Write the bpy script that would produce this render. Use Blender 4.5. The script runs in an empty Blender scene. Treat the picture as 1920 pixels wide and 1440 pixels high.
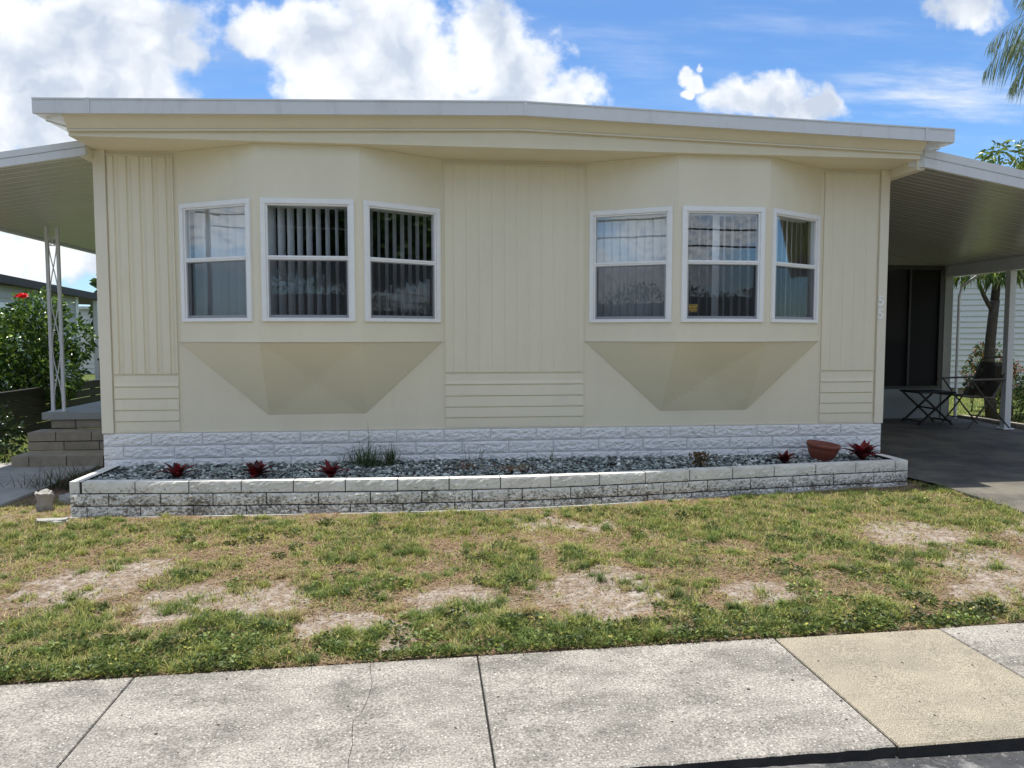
import bpy, math, random
import numpy as np
from mathutils import Vector, Matrix, noise
random.seed(7); rng = np.random.default_rng(7)
S = bpy.context.scene
COL = S.collection
R = math.radians

# ------------------------------------------------------------ camera
cam = bpy.data.cameras.new('camera'); camo = bpy.data.objects.new('camera', cam); COL.objects.link(camo)
FPX, PITCH, YAW = 1427.1, 0.0644, 0.1116
cam.sensor_fit = 'HORIZONTAL'; cam.sensor_width = 36.0; cam.lens = 36.0*FPX/1920.0
cam.clip_start = 0.05; cam.clip_end = 2000
camo.location = (0, 0, 1.55); camo.rotation_euler = (math.pi/2-PITCH, 0, -YAW)
S.camera = camo
S.render.resolution_x = 1024; S.render.resolution_y = 768

# ------------------------------------------------------------ sun, sky
SUN_TO = Vector((-0.10, 0.072, 1.0)).normalized()        # direction towards the sun
SUN_E = 3.8; SKY_S = 0.11; EXPO = 0.69
sun = bpy.data.lights.new('sun', 'SUN'); sun.energy = SUN_E; sun.angle = R(0.5); sun.color = (1.0, 0.965, 0.90)
suno = bpy.data.objects.new('sun', sun); COL.objects.link(suno)
suno.rotation_euler = SUN_TO.to_track_quat('Z', 'Y').to_euler(); suno.location = (0, 0, 30)
W = bpy.data.worlds.new('World'); S.world = W; W.use_nodes = True
nt = W.node_tree; N = nt.nodes; L = nt.links; N.clear()
def wn(t, **k):
    n = N.new(t)
    for a, b in k.items(): setattr(n, a, b)
    return n
def wm(op, a, b=None, c=None, clamp=False):
    n = wn('ShaderNodeMath', operation=op, use_clamp=clamp)
    for i, v in enumerate((a, b, c)):
        if v is None: continue
        if isinstance(v, (int, float)): n.inputs[i].default_value = v
        else: L.new(v, n.inputs[i])
    return n.outputs[0]
sky = wn('ShaderNodeTexSky', sky_type='NISHITA', sun_disc=False)
sky.sun_elevation = math.asin(SUN_TO.z); sky.sun_rotation = math.atan2(SUN_TO.x, SUN_TO.y)
sky.air_density = 1.0; sky.dust_density = 0.4; sky.ozone_density = 2.2
tc = wn('ShaderNodeTexCoord')
sep = wn('ShaderNodeSeparateXYZ'); L.new(tc.outputs['Generated'], sep.inputs[0])
yc = wm('MAXIMUM', sep.outputs[1], 0.05)
pa = wm('DIVIDE', sep.outputs[0], yc); pb = wm('DIVIDE', sep.outputs[2], yc)
comb = wn('ShaderNodeCombineXYZ'); L.new(pa, comb.inputs[0]); L.new(pb, comb.inputs[1])
P0 = comb.outputs[0]
def wnoise(vec, scale, detail, rough=0.55, off=(0, 0, 0), sc=(1, 1, 1)):
    m = wn('ShaderNodeMapping'); L.new(vec, m.inputs[0]); m.inputs['Location'].default_value = off; m.inputs['Scale'].default_value = sc
    n = wn('ShaderNodeTexNoise'); L.new(m.outputs[0], n.inputs['Vector'])
    n.inputs['Scale'].default_value = scale; n.inputs['Detail'].default_value = detail; n.inputs['Roughness'].default_value = rough
    return n
# warp the coordinates so cloud rims billow
wv = wnoise(P0, 9, 4, 0.6)
vs = wn('ShaderNodeVectorMath', operation='SUBTRACT'); L.new(wv.outputs['Color'], vs.inputs[0]); vs.inputs[1].default_value = (.5, .5, .5)
vm = wn('ShaderNodeVectorMath', operation='SCALE'); L.new(vs.outputs[0], vm.inputs[0]); vm.inputs['Scale'].default_value = 0.085
va = wn('ShaderNodeVectorMath', operation='ADD'); L.new(P0, va.inputs[0]); L.new(vm.outputs[0], va.inputs[1])
PW = va.outputs[0]
def pix(u, v):
    fw = Vector((math.sin(YAW)*math.cos(PITCH), math.cos(YAW)*math.cos(PITCH), -math.sin(PITCH)))
    rt = Vector((math.cos(YAW), -math.sin(YAW), 0)); up = rt.cross(fw)
    d = fw + rt*(u-960)/FPX - up*(v-720)/FPX
    return d.x/d.y, d.z/d.y
# sky directions of the cumulus lobes: (column, row, half width, half height)
LOBES = [(150, 60, 230, 120), (120, 150, 150, 120), (200, 170, 165, 110), (330, 95, 60, 50), (20, 10, 120, 60), (100, 230, 200, 70),
         (600, 55, 105, 80), (490, 50, 60, 45), (650, 110, 150, 120), (740, 30, 110, 80), (760, 150, 200, 90), (930, 90, 110, 80), (975, 120, 90, 70), (1060, 180, 80, 45), (880, 200, 220, 60), (690, 190, 95, 60),
         (1288, 130, 20, 18), (1304, 150, 22, 22), (1283, 168, 15, 13), (1318, 125, 12, 10), (1390, 185, 90, 45), (1470, 190, 90, 48), (1540, 210, 60, 30),
         (1810, 20, 80, 45), (60, 480, 300, 60), (-200, 300, 300, 140), (2150, 120, 200, 60), (960, -200, 260, 120), (1500, -260, 220, 110)]
acc = None
for (u, v, a, b) in LOBES:
    cx, cz = pix(u, v); ra, rb = a*1.12/FPX, b*1.12/FPX
    m = wn('ShaderNodeMapping'); L.new(PW, m.inputs[0])
    m.inputs['Location'].default_value = (-cx/ra, -cz/rb, 0); m.inputs['Scale'].default_value = (1/ra, 1/rb, 1)
    ln = wn('ShaderNodeVectorMath', operation='LENGTH'); L.new(m.outputs[0], ln.inputs[0])
    o = wm('SUBTRACT', 1.0, ln.outputs['Value'])
    if acc is None: acc = o
    else:
        n = wn('ShaderNodeMath', operation='SMOOTH_MAX'); L.new(acc, n.inputs[0]); L.new(o, n.inputs[1]); n.inputs[2].default_value = 0.18; acc = n.outputs[0]
f1 = wnoise(P0, 13, 6, 0.54)
f1b = wnoise(P0, 42, 5, 0.6)
dens = wm('ADD', wm('ADD', acc, wm('MULTIPLY', wm('SUBTRACT', f1b.outputs['Fac'], 0.5), 0.55)), wm('MULTIPLY', wm('SUBTRACT', f1.outputs['Fac'], 0.5), 1.35))
front = wn('ShaderNodeMapRange', interpolation_type='SMOOTHSTEP'); L.new(dens, front.inputs[0]); front.inputs[1].default_value = -0.03; front.inputs[2].default_value = 0.46
# behind, beside and overhead: broken clouds from noise on the direction itself
fb = wnoise(tc.outputs['Generated'], 2.6, 7, 0.6, off=(3.1, 1.7, 0), sc=(1, 1, 2.2))
back = wn('ShaderNodeMapRange', interpolation_type='SMOOTHSTEP'); L.new(fb.outputs['Fac'], back.inputs[0]); back.inputs[1].default_value = 0.43; back.inputs[2].default_value = 0.55  # cover thickened overhead, out of frame, to whiten the ambient light
isb = wn('ShaderNodeMapRange'); L.new(sep.outputs[1], isb.inputs[0]); isb.inputs[1].default_value = 0.45; isb.inputs[2].default_value = 0.2
isb.inputs[3].default_value = 0; isb.inputs[4].default_value = 1
# thin streaks, right side
st = wnoise(P0, 3.2, 6, 0.6, off=(0.4, 0.2, 0), sc=(1, 6.5, 1))
stm = wn('ShaderNodeMapRange', interpolation_type='SMOOTHSTEP'); L.new(st.outputs['Fac'], stm.inputs[0]); stm.inputs[1].default_value = 0.42; stm.inputs[2].default_value = 0.75
sx, sz = pix(1760, 185)
sm = wn('ShaderNodeMapping'); L.new(P0, sm.inputs[0]); sm.inputs['Location'].default_value = (-sx/.2, -sz/.065, 0); sm.inputs['Scale'].default_value = (1/.2, 1/.065, 1)
sl = wn('ShaderNodeVectorMath', operation='LENGTH'); L.new(sm.outputs[0], sl.inputs[0])
streak = wm('MULTIPLY', wm('MULTIPLY', stm.outputs[0], wm('SUBTRACT', 1.15, sl.outputs['Value'], clamp=True)), 0.95)
thin = wm('MULTIPLY', stm.outputs[0], 0.22)
frontall = wm('MAXIMUM', front.outputs[0], wm('MAXIMUM', streak, thin))
mixa = wn('ShaderNodeMix', data_type='FLOAT'); L.new(isb.outputs[0], mixa.inputs[0]); L.new(frontall, mixa.inputs[2]); L.new(back.outputs[0], mixa.inputs[3])
# billows: difference of the noise with itself a little nearer the sun; thick cores a little greyer
f2 = wnoise(PW, 8, 4, 0.5, off=(0.0, 0.0, 0)); f3 = wnoise(PW, 8, 4, 0.5, off=(0.04, 0.12, 0))
rel = wm('MULTIPLY', wm('SUBTRACT', f2.outputs['Fac'], f3.outputs['Fac']), 3.6)
lo = wnoise(P0, 4.0, 3, 0.5, off=(5.3, 2.2, 0))
gx, gz = pix(160, 140)
gm = wn('ShaderNodeMapping'); L.new(P0, gm.inputs[0]); gm.inputs['Location'].default_value = (-gx/.19, -gz/.12, 0); gm.inputs['Scale'].default_value = (1/.19, 1/.12, 1)
gl = wn('ShaderNodeVectorMath', operation='LENGTH'); L.new(gm.outputs[0], gl.inputs[0])
grey = wm('MULTIPLY', wm('SUBTRACT', 1.2, gl.outputs['Value'], clamp=True), 0.22)
core = wm('MULTIPLY', wm('MULTIPLY', wm('SUBTRACT', dens, 0.25, clamp=True), wm('SUBTRACT', lo.outputs['Fac'], 0.30, clamp=True)), 2.0)
br = wm('SUBTRACT', wm('ADD', 1.0, rel), wm('ADD', wm('MINIMUM', core, 0.42), grey), clamp=False)
br = wm('MINIMUM', wm('MAXIMUM', br, 0.35), 1.15)
cr = wn('ShaderNodeMix', data_type='RGBA'); cr.inputs[6].default_value = (3.5, 3.95, 4.7, 1); cr.inputs[7].default_value = (5.7, 5.9, 6.15, 1)
bm_ = wn('ShaderNodeMapRange'); L.new(br, bm_.inputs[0]); bm_.inputs[1].default_value = 0.35; bm_.inputs[2].default_value = 1.1
L.new(bm_.outputs[0], cr.inputs[0])
skc = wn('ShaderNodeMix', data_type='RGBA', blend_type='MULTIPLY'); skc.inputs[0].default_value = 1.0
L.new(sky.outputs[0], skc.inputs[6]); skc.inputs[7].default_value = (0.60, 0.82, 1.04, 1)
mx = wn('ShaderNodeMix', data_type='RGBA'); L.new(mixa.outputs[0], mx.inputs[0]); L.new(skc.outputs[2], mx.inputs[6]); L.new(cr.outputs[2], mx.inputs[7])
bg = wn('ShaderNodeBackground'); L.new(mx.outputs[2], bg.inputs[0]); bg.inputs[1].default_value = SKY_S
wo = wn('ShaderNodeOutputWorld'); L.new(bg.outputs[0], wo.inputs[0])
S.view_settings.view_transform = 'Standard'; S.view_settings.look = 'None'; S.view_settings.exposure = EXPO; S.view_settings.gamma = 1.0
S.render.engine = 'CYCLES'
S.cycles.max_bounces = 8; S.cycles.transparent_max_bounces = 16

# ------------------------------------------------------------ helpers
class MB:
    def __init__(s): s.v = []; s.f = []; s.m = []; s.smooth = False
    def add(s, vs, fs, mi=0):
        b = len(s.v); s.v += [tuple(v) for v in vs]; s.f += [tuple(b+i for i in f) for f in fs]; s.m += [mi]*len(fs)
    def box(s, x0, x1, y0, y1, z0, z1, mi=0):
        s.add([(x0,y0,z0),(x1,y0,z0),(x1,y1,z0),(x0,y1,z0),(x0,y0,z1),(x1,y0,z1),(x1,y1,z1),(x0,y1,z1)],
              [(0,3,2,1),(4,5,6,7),(0,1,5,4),(1,2,6,5),(2,3,7,6),(3,0,4,7)], mi)
    def bar(s, a, b, w, h=None, up=(0,0,1), mi=0):
        h = h or w; a = Vector(a); b = Vector(b); d = (b-a).normalized(); up = Vector(up)
        if abs(d.dot(up)) > .98: up = Vector((0,1,0))
        sd = d.cross(up).normalized()*(w/2); u = sd.cross(d).normalized()*(h/2)
        s.add([a-sd-u,a+sd-u,a+sd+u,a-sd+u,b-sd-u,b+sd-u,b+sd+u,b-sd+u],[(0,3,2,1),(4,5,6,7),(0,1,5,4),(1,2,6,5),(2,3,7,6),(3,0,4,7)], mi)
    def tube(s, pts, rad, n=8, mi=0):
        pts = [Vector(p) for p in pts]
        if not isinstance(rad, (list, tuple)): rad = [rad]*len(pts)
        vs = []; up = Vector((0.13, 0.3, 1))
        for i, p in enumerate(pts):
            d = (pts[min(i+1, len(pts)-1)]-pts[max(i-1, 0)]).normalized()
            a = d.cross(up)
            if a.length < .05: a = d.cross(Vector((1, 0, 0)))
            a.normalize(); b = a.cross(d).normalized()
            for k in range(n):
                t = 2*math.pi*k/n; vs.append(p+(a*math.cos(t)+b*math.sin(t))*rad[i])
        fs = [(i*n+k, i*n+(k+1)%n, (i+1)*n+(k+1)%n, (i+1)*n+k) for i in range(len(pts)-1) for k in range(n)]
        fs += [tuple(range(n))[::-1], tuple(range((len(pts)-1)*n, len(pts)*n))]
        s.add(vs, fs, mi)
    def prism(s, outline, vec, mi=0):       # outline: list of 3d points, extruded along vec
        n = len(outline); o = [Vector(p) for p in outline]; v = Vector(vec)
        s.add(o+[p+v for p in o], [tuple(range(n))[::-1], tuple(range(n, 2*n))]+[(i, (i+1)%n, n+(i+1)%n, n+i) for i in range(n)], mi)
    def lathe(s, prof, n=24, c=(0,0,0), mi=0):
        vs = []; c = Vector(c)
        for r, z in prof:
            for k in range(n): t = 2*math.pi*k/n; vs.append(c+Vector((r*math.cos(t), r*math.sin(t), z)))
        s.add(vs, [(i*n+k, i*n+(k+1)%n, (i+1)*n+(k+1)%n, (i+1)*n+k) for i in range(len(prof)-1) for k in range(n)], mi)
    def build(s, name, mats, parent=None, M=None, bevel=0, smooth=False, fixn=True):
        me = bpy.data.meshes.new(name)
        vs = s.v
        if M is not None: vs = [tuple(M @ Vector(v)) for v in vs]
        off = wloc(parent) if parent else Vector((0, 0, 0))
        me.from_pydata([tuple(Vector(v)-off) for v in vs], [], s.f)
        if not isinstance(mats, (list, tuple)): mats = [mats]
        for m in mats: me.materials.append(m)
        if len(mats) > 1: me.polygons.foreach_set('material_index', s.m)
        if fixn:
            import bmesh
            b = bmesh.new(); b.from_mesh(me); bmesh.ops.recalc_face_normals(b, faces=b.faces); b.to_mesh(me); b.free()
        if smooth: me.polygons.foreach_set('use_smooth', [True]*len(me.polygons))
        o = bpy.data.objects.new(name, me); COL.objects.link(o)
        if parent: o.parent = parent
        if bevel:
            md = o.modifiers.new('bevel', 'BEVEL'); md.width = bevel; md.segments = 2; md.limit_method = 'ANGLE'; md.angle_limit = R(40)
        return o
def wloc(o):
    p = Vector((0, 0, 0))
    while o: p = p+o.location; o = o.parent
    return p
def tag(o, label=None, cat=None, group=None, kind=None):
    if label: o['label'] = label
    if cat: o['category'] = cat
    if group: o['group'] = group
    if kind: o['kind'] = kind
    return o
def empty(name, loc, label, cat, group=None):
    o = bpy.data.objects.new(name, None); COL.objects.link(o); o.location = loc; o.empty_display_size = .2
    return tag(o, label, cat, group)
def np_mesh(name, verts, faces, mats, parent=None, cols=None, matidx=None, smooth=False):
    """verts (n,3) array, faces (m,k) array, all faces with k corners; cols per-face colours"""
    me = bpy.data.meshes.new(name); n = len(verts); m, k = faces.shape
    off = np.array(wloc(parent)) if parent else 0
    me.vertices.add(n); me.vertices.foreach_set('co', (verts-off).astype(np.float32).ravel())
    me.loops.add(m*k); me.loops.foreach_set('vertex_index', faces.astype(np.int32).ravel())
    me.polygons.add(m); me.polygons.foreach_set('loop_start', np.arange(0, m*k, k, dtype=np.int32))
    me.polygons.foreach_set('loop_total', np.full(m, k, dtype=np.int32))
    if not isinstance(mats, (list, tuple)): mats = [mats]
    for mt in mats: me.materials.append(mt)
    if matidx is not None: me.polygons.foreach_set('material_index', matidx.astype(np.int32))
    me.update(calc_edges=True)
    if cols is not None:
        at = me.color_attributes.new('col', 'FLOAT_COLOR', 'CORNER')
        c = np.ones((m, k, 4), np.float32); c[:, :, :3] = cols[:, None, :]
        at.data.foreach_set('color', c.ravel())
    if smooth: me.polygons.foreach_set('use_smooth', np.ones(m, bool))
    o = bpy.data.objects.new(name, me); COL.objects.link(o)
    if parent: o.parent = parent
    return o

def mat(name, col, rough=.6, var=.0, vscale=3, bump=0, bscale=30, metal=0, spec=.5, col2=None, detail=6, coat=0, stretch=(1,1,1), dirt=None, bdist=.01):
    m = bpy.data.materials.new(name); m.use_nodes = True; t = m.node_tree; n = t.nodes; l = t.links
    b = n['Principled BSDF']; b.inputs['Base Color'].default_value = (*col, 1); b.inputs['Roughness'].default_value = rough
    b.inputs['Metallic'].default_value = metal; b.inputs['Specular IOR Level'].default_value = spec
    b.inputs['Coat Weight'].default_value = coat
    tcn = n.new('ShaderNodeTexCoord'); mp = n.new('ShaderNodeMapping'); l.new(tcn.outputs['Object'], mp.inputs[0]); mp.inputs['Scale'].default_value = stretch
    last = None
    if var or col2:
        ns = n.new('ShaderNodeTexNoise'); l.new(mp.outputs[0], ns.inputs[0]); ns.inputs['Scale'].default_value = vscale; ns.inputs['Detail'].default_value = detail; ns.inputs['Roughness'].default_value = .65
        rp = n.new('ShaderNodeValToRGB'); l.new(ns.outputs['Fac'], rp.inputs[0])
        c2 = col2 or tuple(c*(1-var) for c in col)
        rp.color_ramp.elements[0].position = .35; rp.color_ramp.elements[0].color = (*c2, 1)
        rp.color_ramp.elements[1].position = .62; rp.color_ramp.elements[1].color = (*col, 1)
        last = rp.outputs[0]
    if dirt:      # (colour, scale, lo, hi, amount)
        dn = n.new('ShaderNodeTexNoise'); l.new(mp.outputs[0], dn.inputs[0]); dn.inputs['Scale'].default_value = dirt[1]; dn.inputs['Detail'].default_value = 8; dn.inputs['Roughness'].default_value = .7
        dr = n.new('ShaderNodeMapRange'); l.new(dn.outputs['Fac'], dr.inputs[0]); dr.inputs[1].default_value = dirt[2]; dr.inputs[2].default_value = dirt[3]; dr.inputs[3].default_value = 0; dr.inputs[4].default_value = dirt[4]
        mxn = n.new('ShaderNodeMix'); mxn.data_type = 'RGBA'; l.new(dr.outputs[0], mxn.inputs[0])
        if last: l.new(last, mxn.inputs[6])
        else: mxn.inputs[6].default_value = (*col, 1)
        mxn.inputs[7].default_value = (*dirt[0], 1); last = mxn.outputs[2]
    if last: l.new(last, b.inputs['Base Color'])
    if bump:
        bn = n.new('ShaderNodeTexNoise'); l.new(mp.outputs[0], bn.inputs[0]); bn.inputs['Scale'].default_value = bscale; bn.inputs['Detail'].default_value = 5
        bp = n.new('ShaderNodeBump'); l.new(bn.outputs['Fac'], bp.inputs['Height']); bp.inputs['Strength'].default_value = bump; bp.inputs['Distance'].default_value = bdist
        l.new(bp.outputs[0], b.inputs['Normal'])
    return m
def leafmat(name, tint=(1, 1, 1), rough=.45, trans=.35, spec=.4):
    m = bpy.data.materials.new(name); m.use_nodes = True; t = m.node_tree; n = t.nodes; l = t.links
    b = n['Principled BSDF']; b.inputs['Roughness'].default_value = rough; b.inputs['Specular IOR Level'].default_value = spec
    a = n.new('ShaderNodeAttribute'); a.attribute_name = 'col'
    mu = n.new('ShaderNodeMix'); mu.data_type = 'RGBA'; mu.blend_type = 'MULTIPLY'; mu.inputs[0].default_value = 1; l.new(a.outputs['Color'], mu.inputs[6]); mu.inputs[7].default_value = (*tint, 1)
    l.new(mu.outputs[2], b.inputs['Base Color'])
    tr = n.new('ShaderNodeBsdfTranslucent'); l.new(mu.outputs[2], tr.inputs[0])
    ms = n.new('ShaderNodeMixShader'); ms.inputs[0].default_value = trans; l.new(b.outputs[0], ms.inputs[1]); l.new(tr.outputs[0], ms.inputs[2])
    l.new(ms.outputs[0], n['Material Output'].inputs[0])
    return m

CREAM = (.835, .77, .60)
M_wall = mat('cream_paint', CREAM, .42, var=.06, vscale=1.6, bump=.5, bscale=4, bdist=.014, dirt=((.42,.35,.24), 5, .60, .88, .35), stretch=(1,1,.35))
M_under = mat('cream_dented_panel', (.82,.755,.58), .38, var=.03, vscale=1.2, bump=.3, bscale=3, bdist=.012)
M_wall2 = mat('cream_trim_paint', (.83,.77,.625), .42, var=.04, vscale=2, bump=.1, bscale=14)
M_soffit = mat('cream_soffit_paint', (.82,.745,.565), .5, var=.05, vscale=2, bump=.15, bscale=8, dirt=((.4,.33,.2), 6, .66, .8, .3))
M_white = mat('white_metal', (.72,.73,.74), .35, var=.04, vscale=4, dirt=((.42,.42,.40), 7, .54, .8, .45), stretch=(1,1,.3), bump=.3, bscale=6, bdist=.006)
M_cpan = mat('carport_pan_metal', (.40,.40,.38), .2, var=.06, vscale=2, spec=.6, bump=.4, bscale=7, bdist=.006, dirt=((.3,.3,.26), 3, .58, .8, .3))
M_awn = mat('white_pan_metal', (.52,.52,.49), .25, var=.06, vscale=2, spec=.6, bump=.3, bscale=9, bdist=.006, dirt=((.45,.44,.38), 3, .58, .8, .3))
M_frame = mat('window_aluminium', (.90,.90,.90), .35, var=.05, vscale=9)
M_grey = mat('grey_aluminium', (.30,.31,.33), .4)
M_roofw = mat('roof_coating', (.8,.8,.78), .6, var=.1, vscale=2)
M_skirt = mat('white_block_paint', (.83,.82,.80), .6, var=.05, vscale=6, bump=.5, bscale=60, bdist=.004, dirt=((.42,.43,.42), 9, .62, .8, .35))
M_mortar = mat('mortar', (.045,.042,.038), .9, var=.2, vscale=12)
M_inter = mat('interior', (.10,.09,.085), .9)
M_blind = mat('blind_vane', (.84,.84,.86), .6, var=.04, vscale=10)
M_dark = mat('dark_metal', (.02,.018,.016), .45)
M_conc = mat('concrete', (.40,.385,.35), .85, var=.22, vscale=4, bump=.6, bscale=60, bdist=.004, dirt=((.14,.13,.115), 2.6, .5, .75, .55))
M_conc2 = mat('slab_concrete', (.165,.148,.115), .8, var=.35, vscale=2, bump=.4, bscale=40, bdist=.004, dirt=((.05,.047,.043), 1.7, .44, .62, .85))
M_step = mat('grey_step_block', (.38,.325,.245), .85, var=.25, vscale=5, bump=.6, bscale=45, bdist=.004)
M_landing = mat('grey_landing_paint', (.34,.35,.33), .7, var=.15, vscale=3)
M_bark = mat('bark', (.10,.08,.06), .9, var=.4, vscale=14, bump=.8, bscale=30)
M_wood = mat('dark_stained_wood', (.045,.038,.034), .6, var=.4, vscale=8, stretch=(1,.1,3))
M_terra = mat('terracotta', (.24,.065,.038), .55, var=.2, vscale=12, dirt=((.25,.13,.09), 8, .6, .75, .5))
M_leaf = leafmat('leaf'); M_glossleaf = leafmat('gloss_leaf', rough=.22, trans=.25, spec=.6)
M_grass = leafmat('grass_blade', rough=.55, trans=.35, spec=.25); M_petal = leafmat('petal', rough=.5, trans=.3)
M_asph = mat('asphalt', (.06,.06,.062), .75, var=.5, vscale=14, bump=.8, bscale=120, bdist=.006, dirt=((.26,.25,.23), 3, .52, .62, .8))
M_vinyl = mat('vinyl_siding', (.76,.76,.77), .5, var=.05, vscale=3)
M_vinyl2 = mat('beige_vinyl', (.42,.42,.38), .5, var=.08, vscale=3)

# glass: clear pane with a real fresnel mirror
def glass():
    m = bpy.data.materials.new('window_glass'); m.use_nodes = True; n = m.node_tree.nodes; l = m.node_tree.links
    n.remove(n['Principled BSDF'])
    tr = n.new('ShaderNodeBsdfTransparent'); tr.inputs[0].default_value = (.95,.97,.98,1)
    g = n.new('ShaderNodeBsdfGlossy'); g.inputs['Roughness'].default_value = .01; g.inputs[0].default_value = (.95,.98,1,1)
    fr = n.new('ShaderNodeFresnel'); ge = n.new('ShaderNodeNewGeometry'); mr = n.new('ShaderNodeMapRange'); l.new(ge.outputs['Backfacing'], mr.inputs[0])
    mr.inputs[3].default_value = 1.95; mr.inputs[4].default_value = 1/1.95; l.new(mr.outputs[0], fr.inputs[0])   # same mirror strength from both sides
    # faint waviness of old float glass
    tcn = n.new('ShaderNodeTexCoord'); ns = n.new('ShaderNodeTexNoise'); l.new(tcn.outputs['Object'], ns.inputs[0]); ns.inputs['Scale'].default_value = 3; ns.inputs['Detail'].default_value = 1
    bp = n.new('ShaderNodeBump'); l.new(ns.outputs['Fac'], bp.inputs['Height']); bp.inputs['Distance'].default_value = .0006; bp.inputs['Strength'].default_value = .5
    l.new(bp.outputs[0], g.inputs['Normal'])
    ms = n.new('ShaderNodeMixShader'); l.new(fr.outputs[0], ms.inputs[0]); l.new(tr.outputs[0], ms.inputs[1]); l.new(g.outputs[0], ms.inputs[2])
    l.new(ms.outputs[0], n['Material Output'].inputs[0]); return m
M_glass = glass()
def screenmat(name, fac, col):
    m = bpy.data.materials.new(name); m.use_nodes = True; n = m.node_tree.nodes; l = m.node_tree.links
    b = n['Principled BSDF']; b.inputs['Base Color'].default_value = (*col, 1); b.inputs['Roughness'].default_value = .8
    tr = n.new('ShaderNodeBsdfTransparent'); ms = n.new('ShaderNodeMixShader'); ms.inputs[0].default_value = fac
    l.new(tr.outputs[0], ms.inputs[1]); l.new(b.outputs[0], ms.inputs[2]); l.new(ms.outputs[0], n['Material Output'].inputs[0]); return m
M_screen = screenmat('insect_mesh', .45, (.035,.038,.045))
M_dscreen = screenmat('dark_mesh', .93, (.004,.004,.004)); M_room = mat('room_grey', (.30,.30,.27), .6, var=.06)

# ------------------------------------------------------------ ground
BARE = [(-2.06,4.7,.27,.28),(-1.8,4.98,.2,.14),(1.0,4.22,.30,.32),(3.5,5.03,.32,.27),(3.52,4.29,.3,.27),(.17,4.17,.24,.21),(-.9,4.31,.21,.24),(-.45,3.97,.2,.12),(1.19,5.54,.16,.16),(3.19,3.92,.21,.15),(-1.35,4.37,.24,.24),(-.23,3.81,.19,.13),(1.32,3.7,.11,.09),(1.88,4.1,.18,.16),(.82,5.66,.16,.17),(4.6,4.9,.4,.3),(-3.2,4.3,.4,.3)]
GREEN = [(.21,3.91,.22,.24),(-1.0,3.88,.25,.19),(-1.53,4.76,.15,.15),(-.66,4.48,.14,.17),(2.74,4.34,.19,.18),(.98,4.73,.14,.22),(1.38,4.13,.18,.16),(3.14,3.7,.14,.13),(-1.96,4.16,.25,.21),(-1.65,3.73,.41,.17),(-1.28,4.32,.13,.16),(-.35,4.48,.14,.17),(.79,3.67,.32,.14),(1.78,3.7,.49,.14),(.5,4.74,.2,.4),(2.6,5.02,.33,.24),(3.13,4.6,.38,.16),(-.43,3.71,.21,.13),(4.11,5.54,.5,.45),(.07,5.68,.8,.25),(2.29,5.4,.71,.34),(-2.81,5.71,.46,.39),(1.55,4.76,.21,.15),(-.37,5.17,.29,.29),(-1.6,5.8,.5,.2),(3.3,5.9,.8,.25),(1.9,5.75,.9,.2)]
WALK_Y1, WALK_Y0 = 3.515, 2.52
def lerp(a, b, t): return a+(b-a)*t
def zs(x): return min(max(.014*(x+2), -.06), .12)
def gz(x, y):
    if y < WALK_Y0+.02: return -.12
    t = min(max((y-3.5)/2.7, 0), 1)
    zp = min(max(.12+.007*(x+2.8), .09), .2)
    z = zs(x)*(1-t)+zp*t
    if y < WALK_Y1+.005: z -= .05
    elif -8 < x < 8 and y < 6.6: z += .012*noise.noise(Vector((x*3, y*3, 0)))+.008*noise.noise(Vector((x*9, y*9, 4)))
    return z
def blob(x, y, lst, soft=.5):
    m = 0
    for (cx, cy, a, b) in lst:
        d = math.hypot((x-cx)/a, (y-cy)/b)
        if d < 1+soft: m = max(m, min(1, (1+soft-d)/soft))
    return m
def bareness(x, y):
    w = Vector((x*1.0, y*1.0, 0)); n1 = noise.fractal(w*2.1, .8, 2.1, 4); n2 = noise.noise(Vector((x*9, y*9, 2)))
    e = .12*n2
    return blob(x+e, y+e, BARE, .45)*(.75+.4*n2), n1
xs = [-300,-120,-60,-30,-16,-10,-8,-7]+[round(v, 3) for v in np.arange(-6, 7.01, .06)]+[8,9,10,12,16,30,60,120,300]
ys = [-300,-100,-40,-16,-8,-4,0,WALK_Y0,WALK_Y0+.03,3,3.4,3.515,3.53]+[round(v, 3) for v in np.arange(3.58, 6.6, .06)]+[7,8,9,10,12,15,20,30,60,120,300]
gv = [(x, y, gz(x, y)) for y in ys for x in xs]; nx = len(xs)
gf = np.array([(j*nx+i, j*nx+i+1, (j+1)*nx+i+1, (j+1)*nx+i) for j in range(len(ys)-1) for i in range(nx-1)])
gcol = []
for f in gf:
    a = gv[f[0]]; b = gv[f[2]]; x = (a[0]+b[0])/2; y = (a[1]+b[1])/2
    if abs(x) < 9 and 3 < y < 9:
        br_, n1 = bareness(x, y); gcol.append((min(1, max(0, br_*.85+max(0, n1*.5-.1))), 0, 0))
    else: gcol.append((.15, 1, 0))
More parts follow.
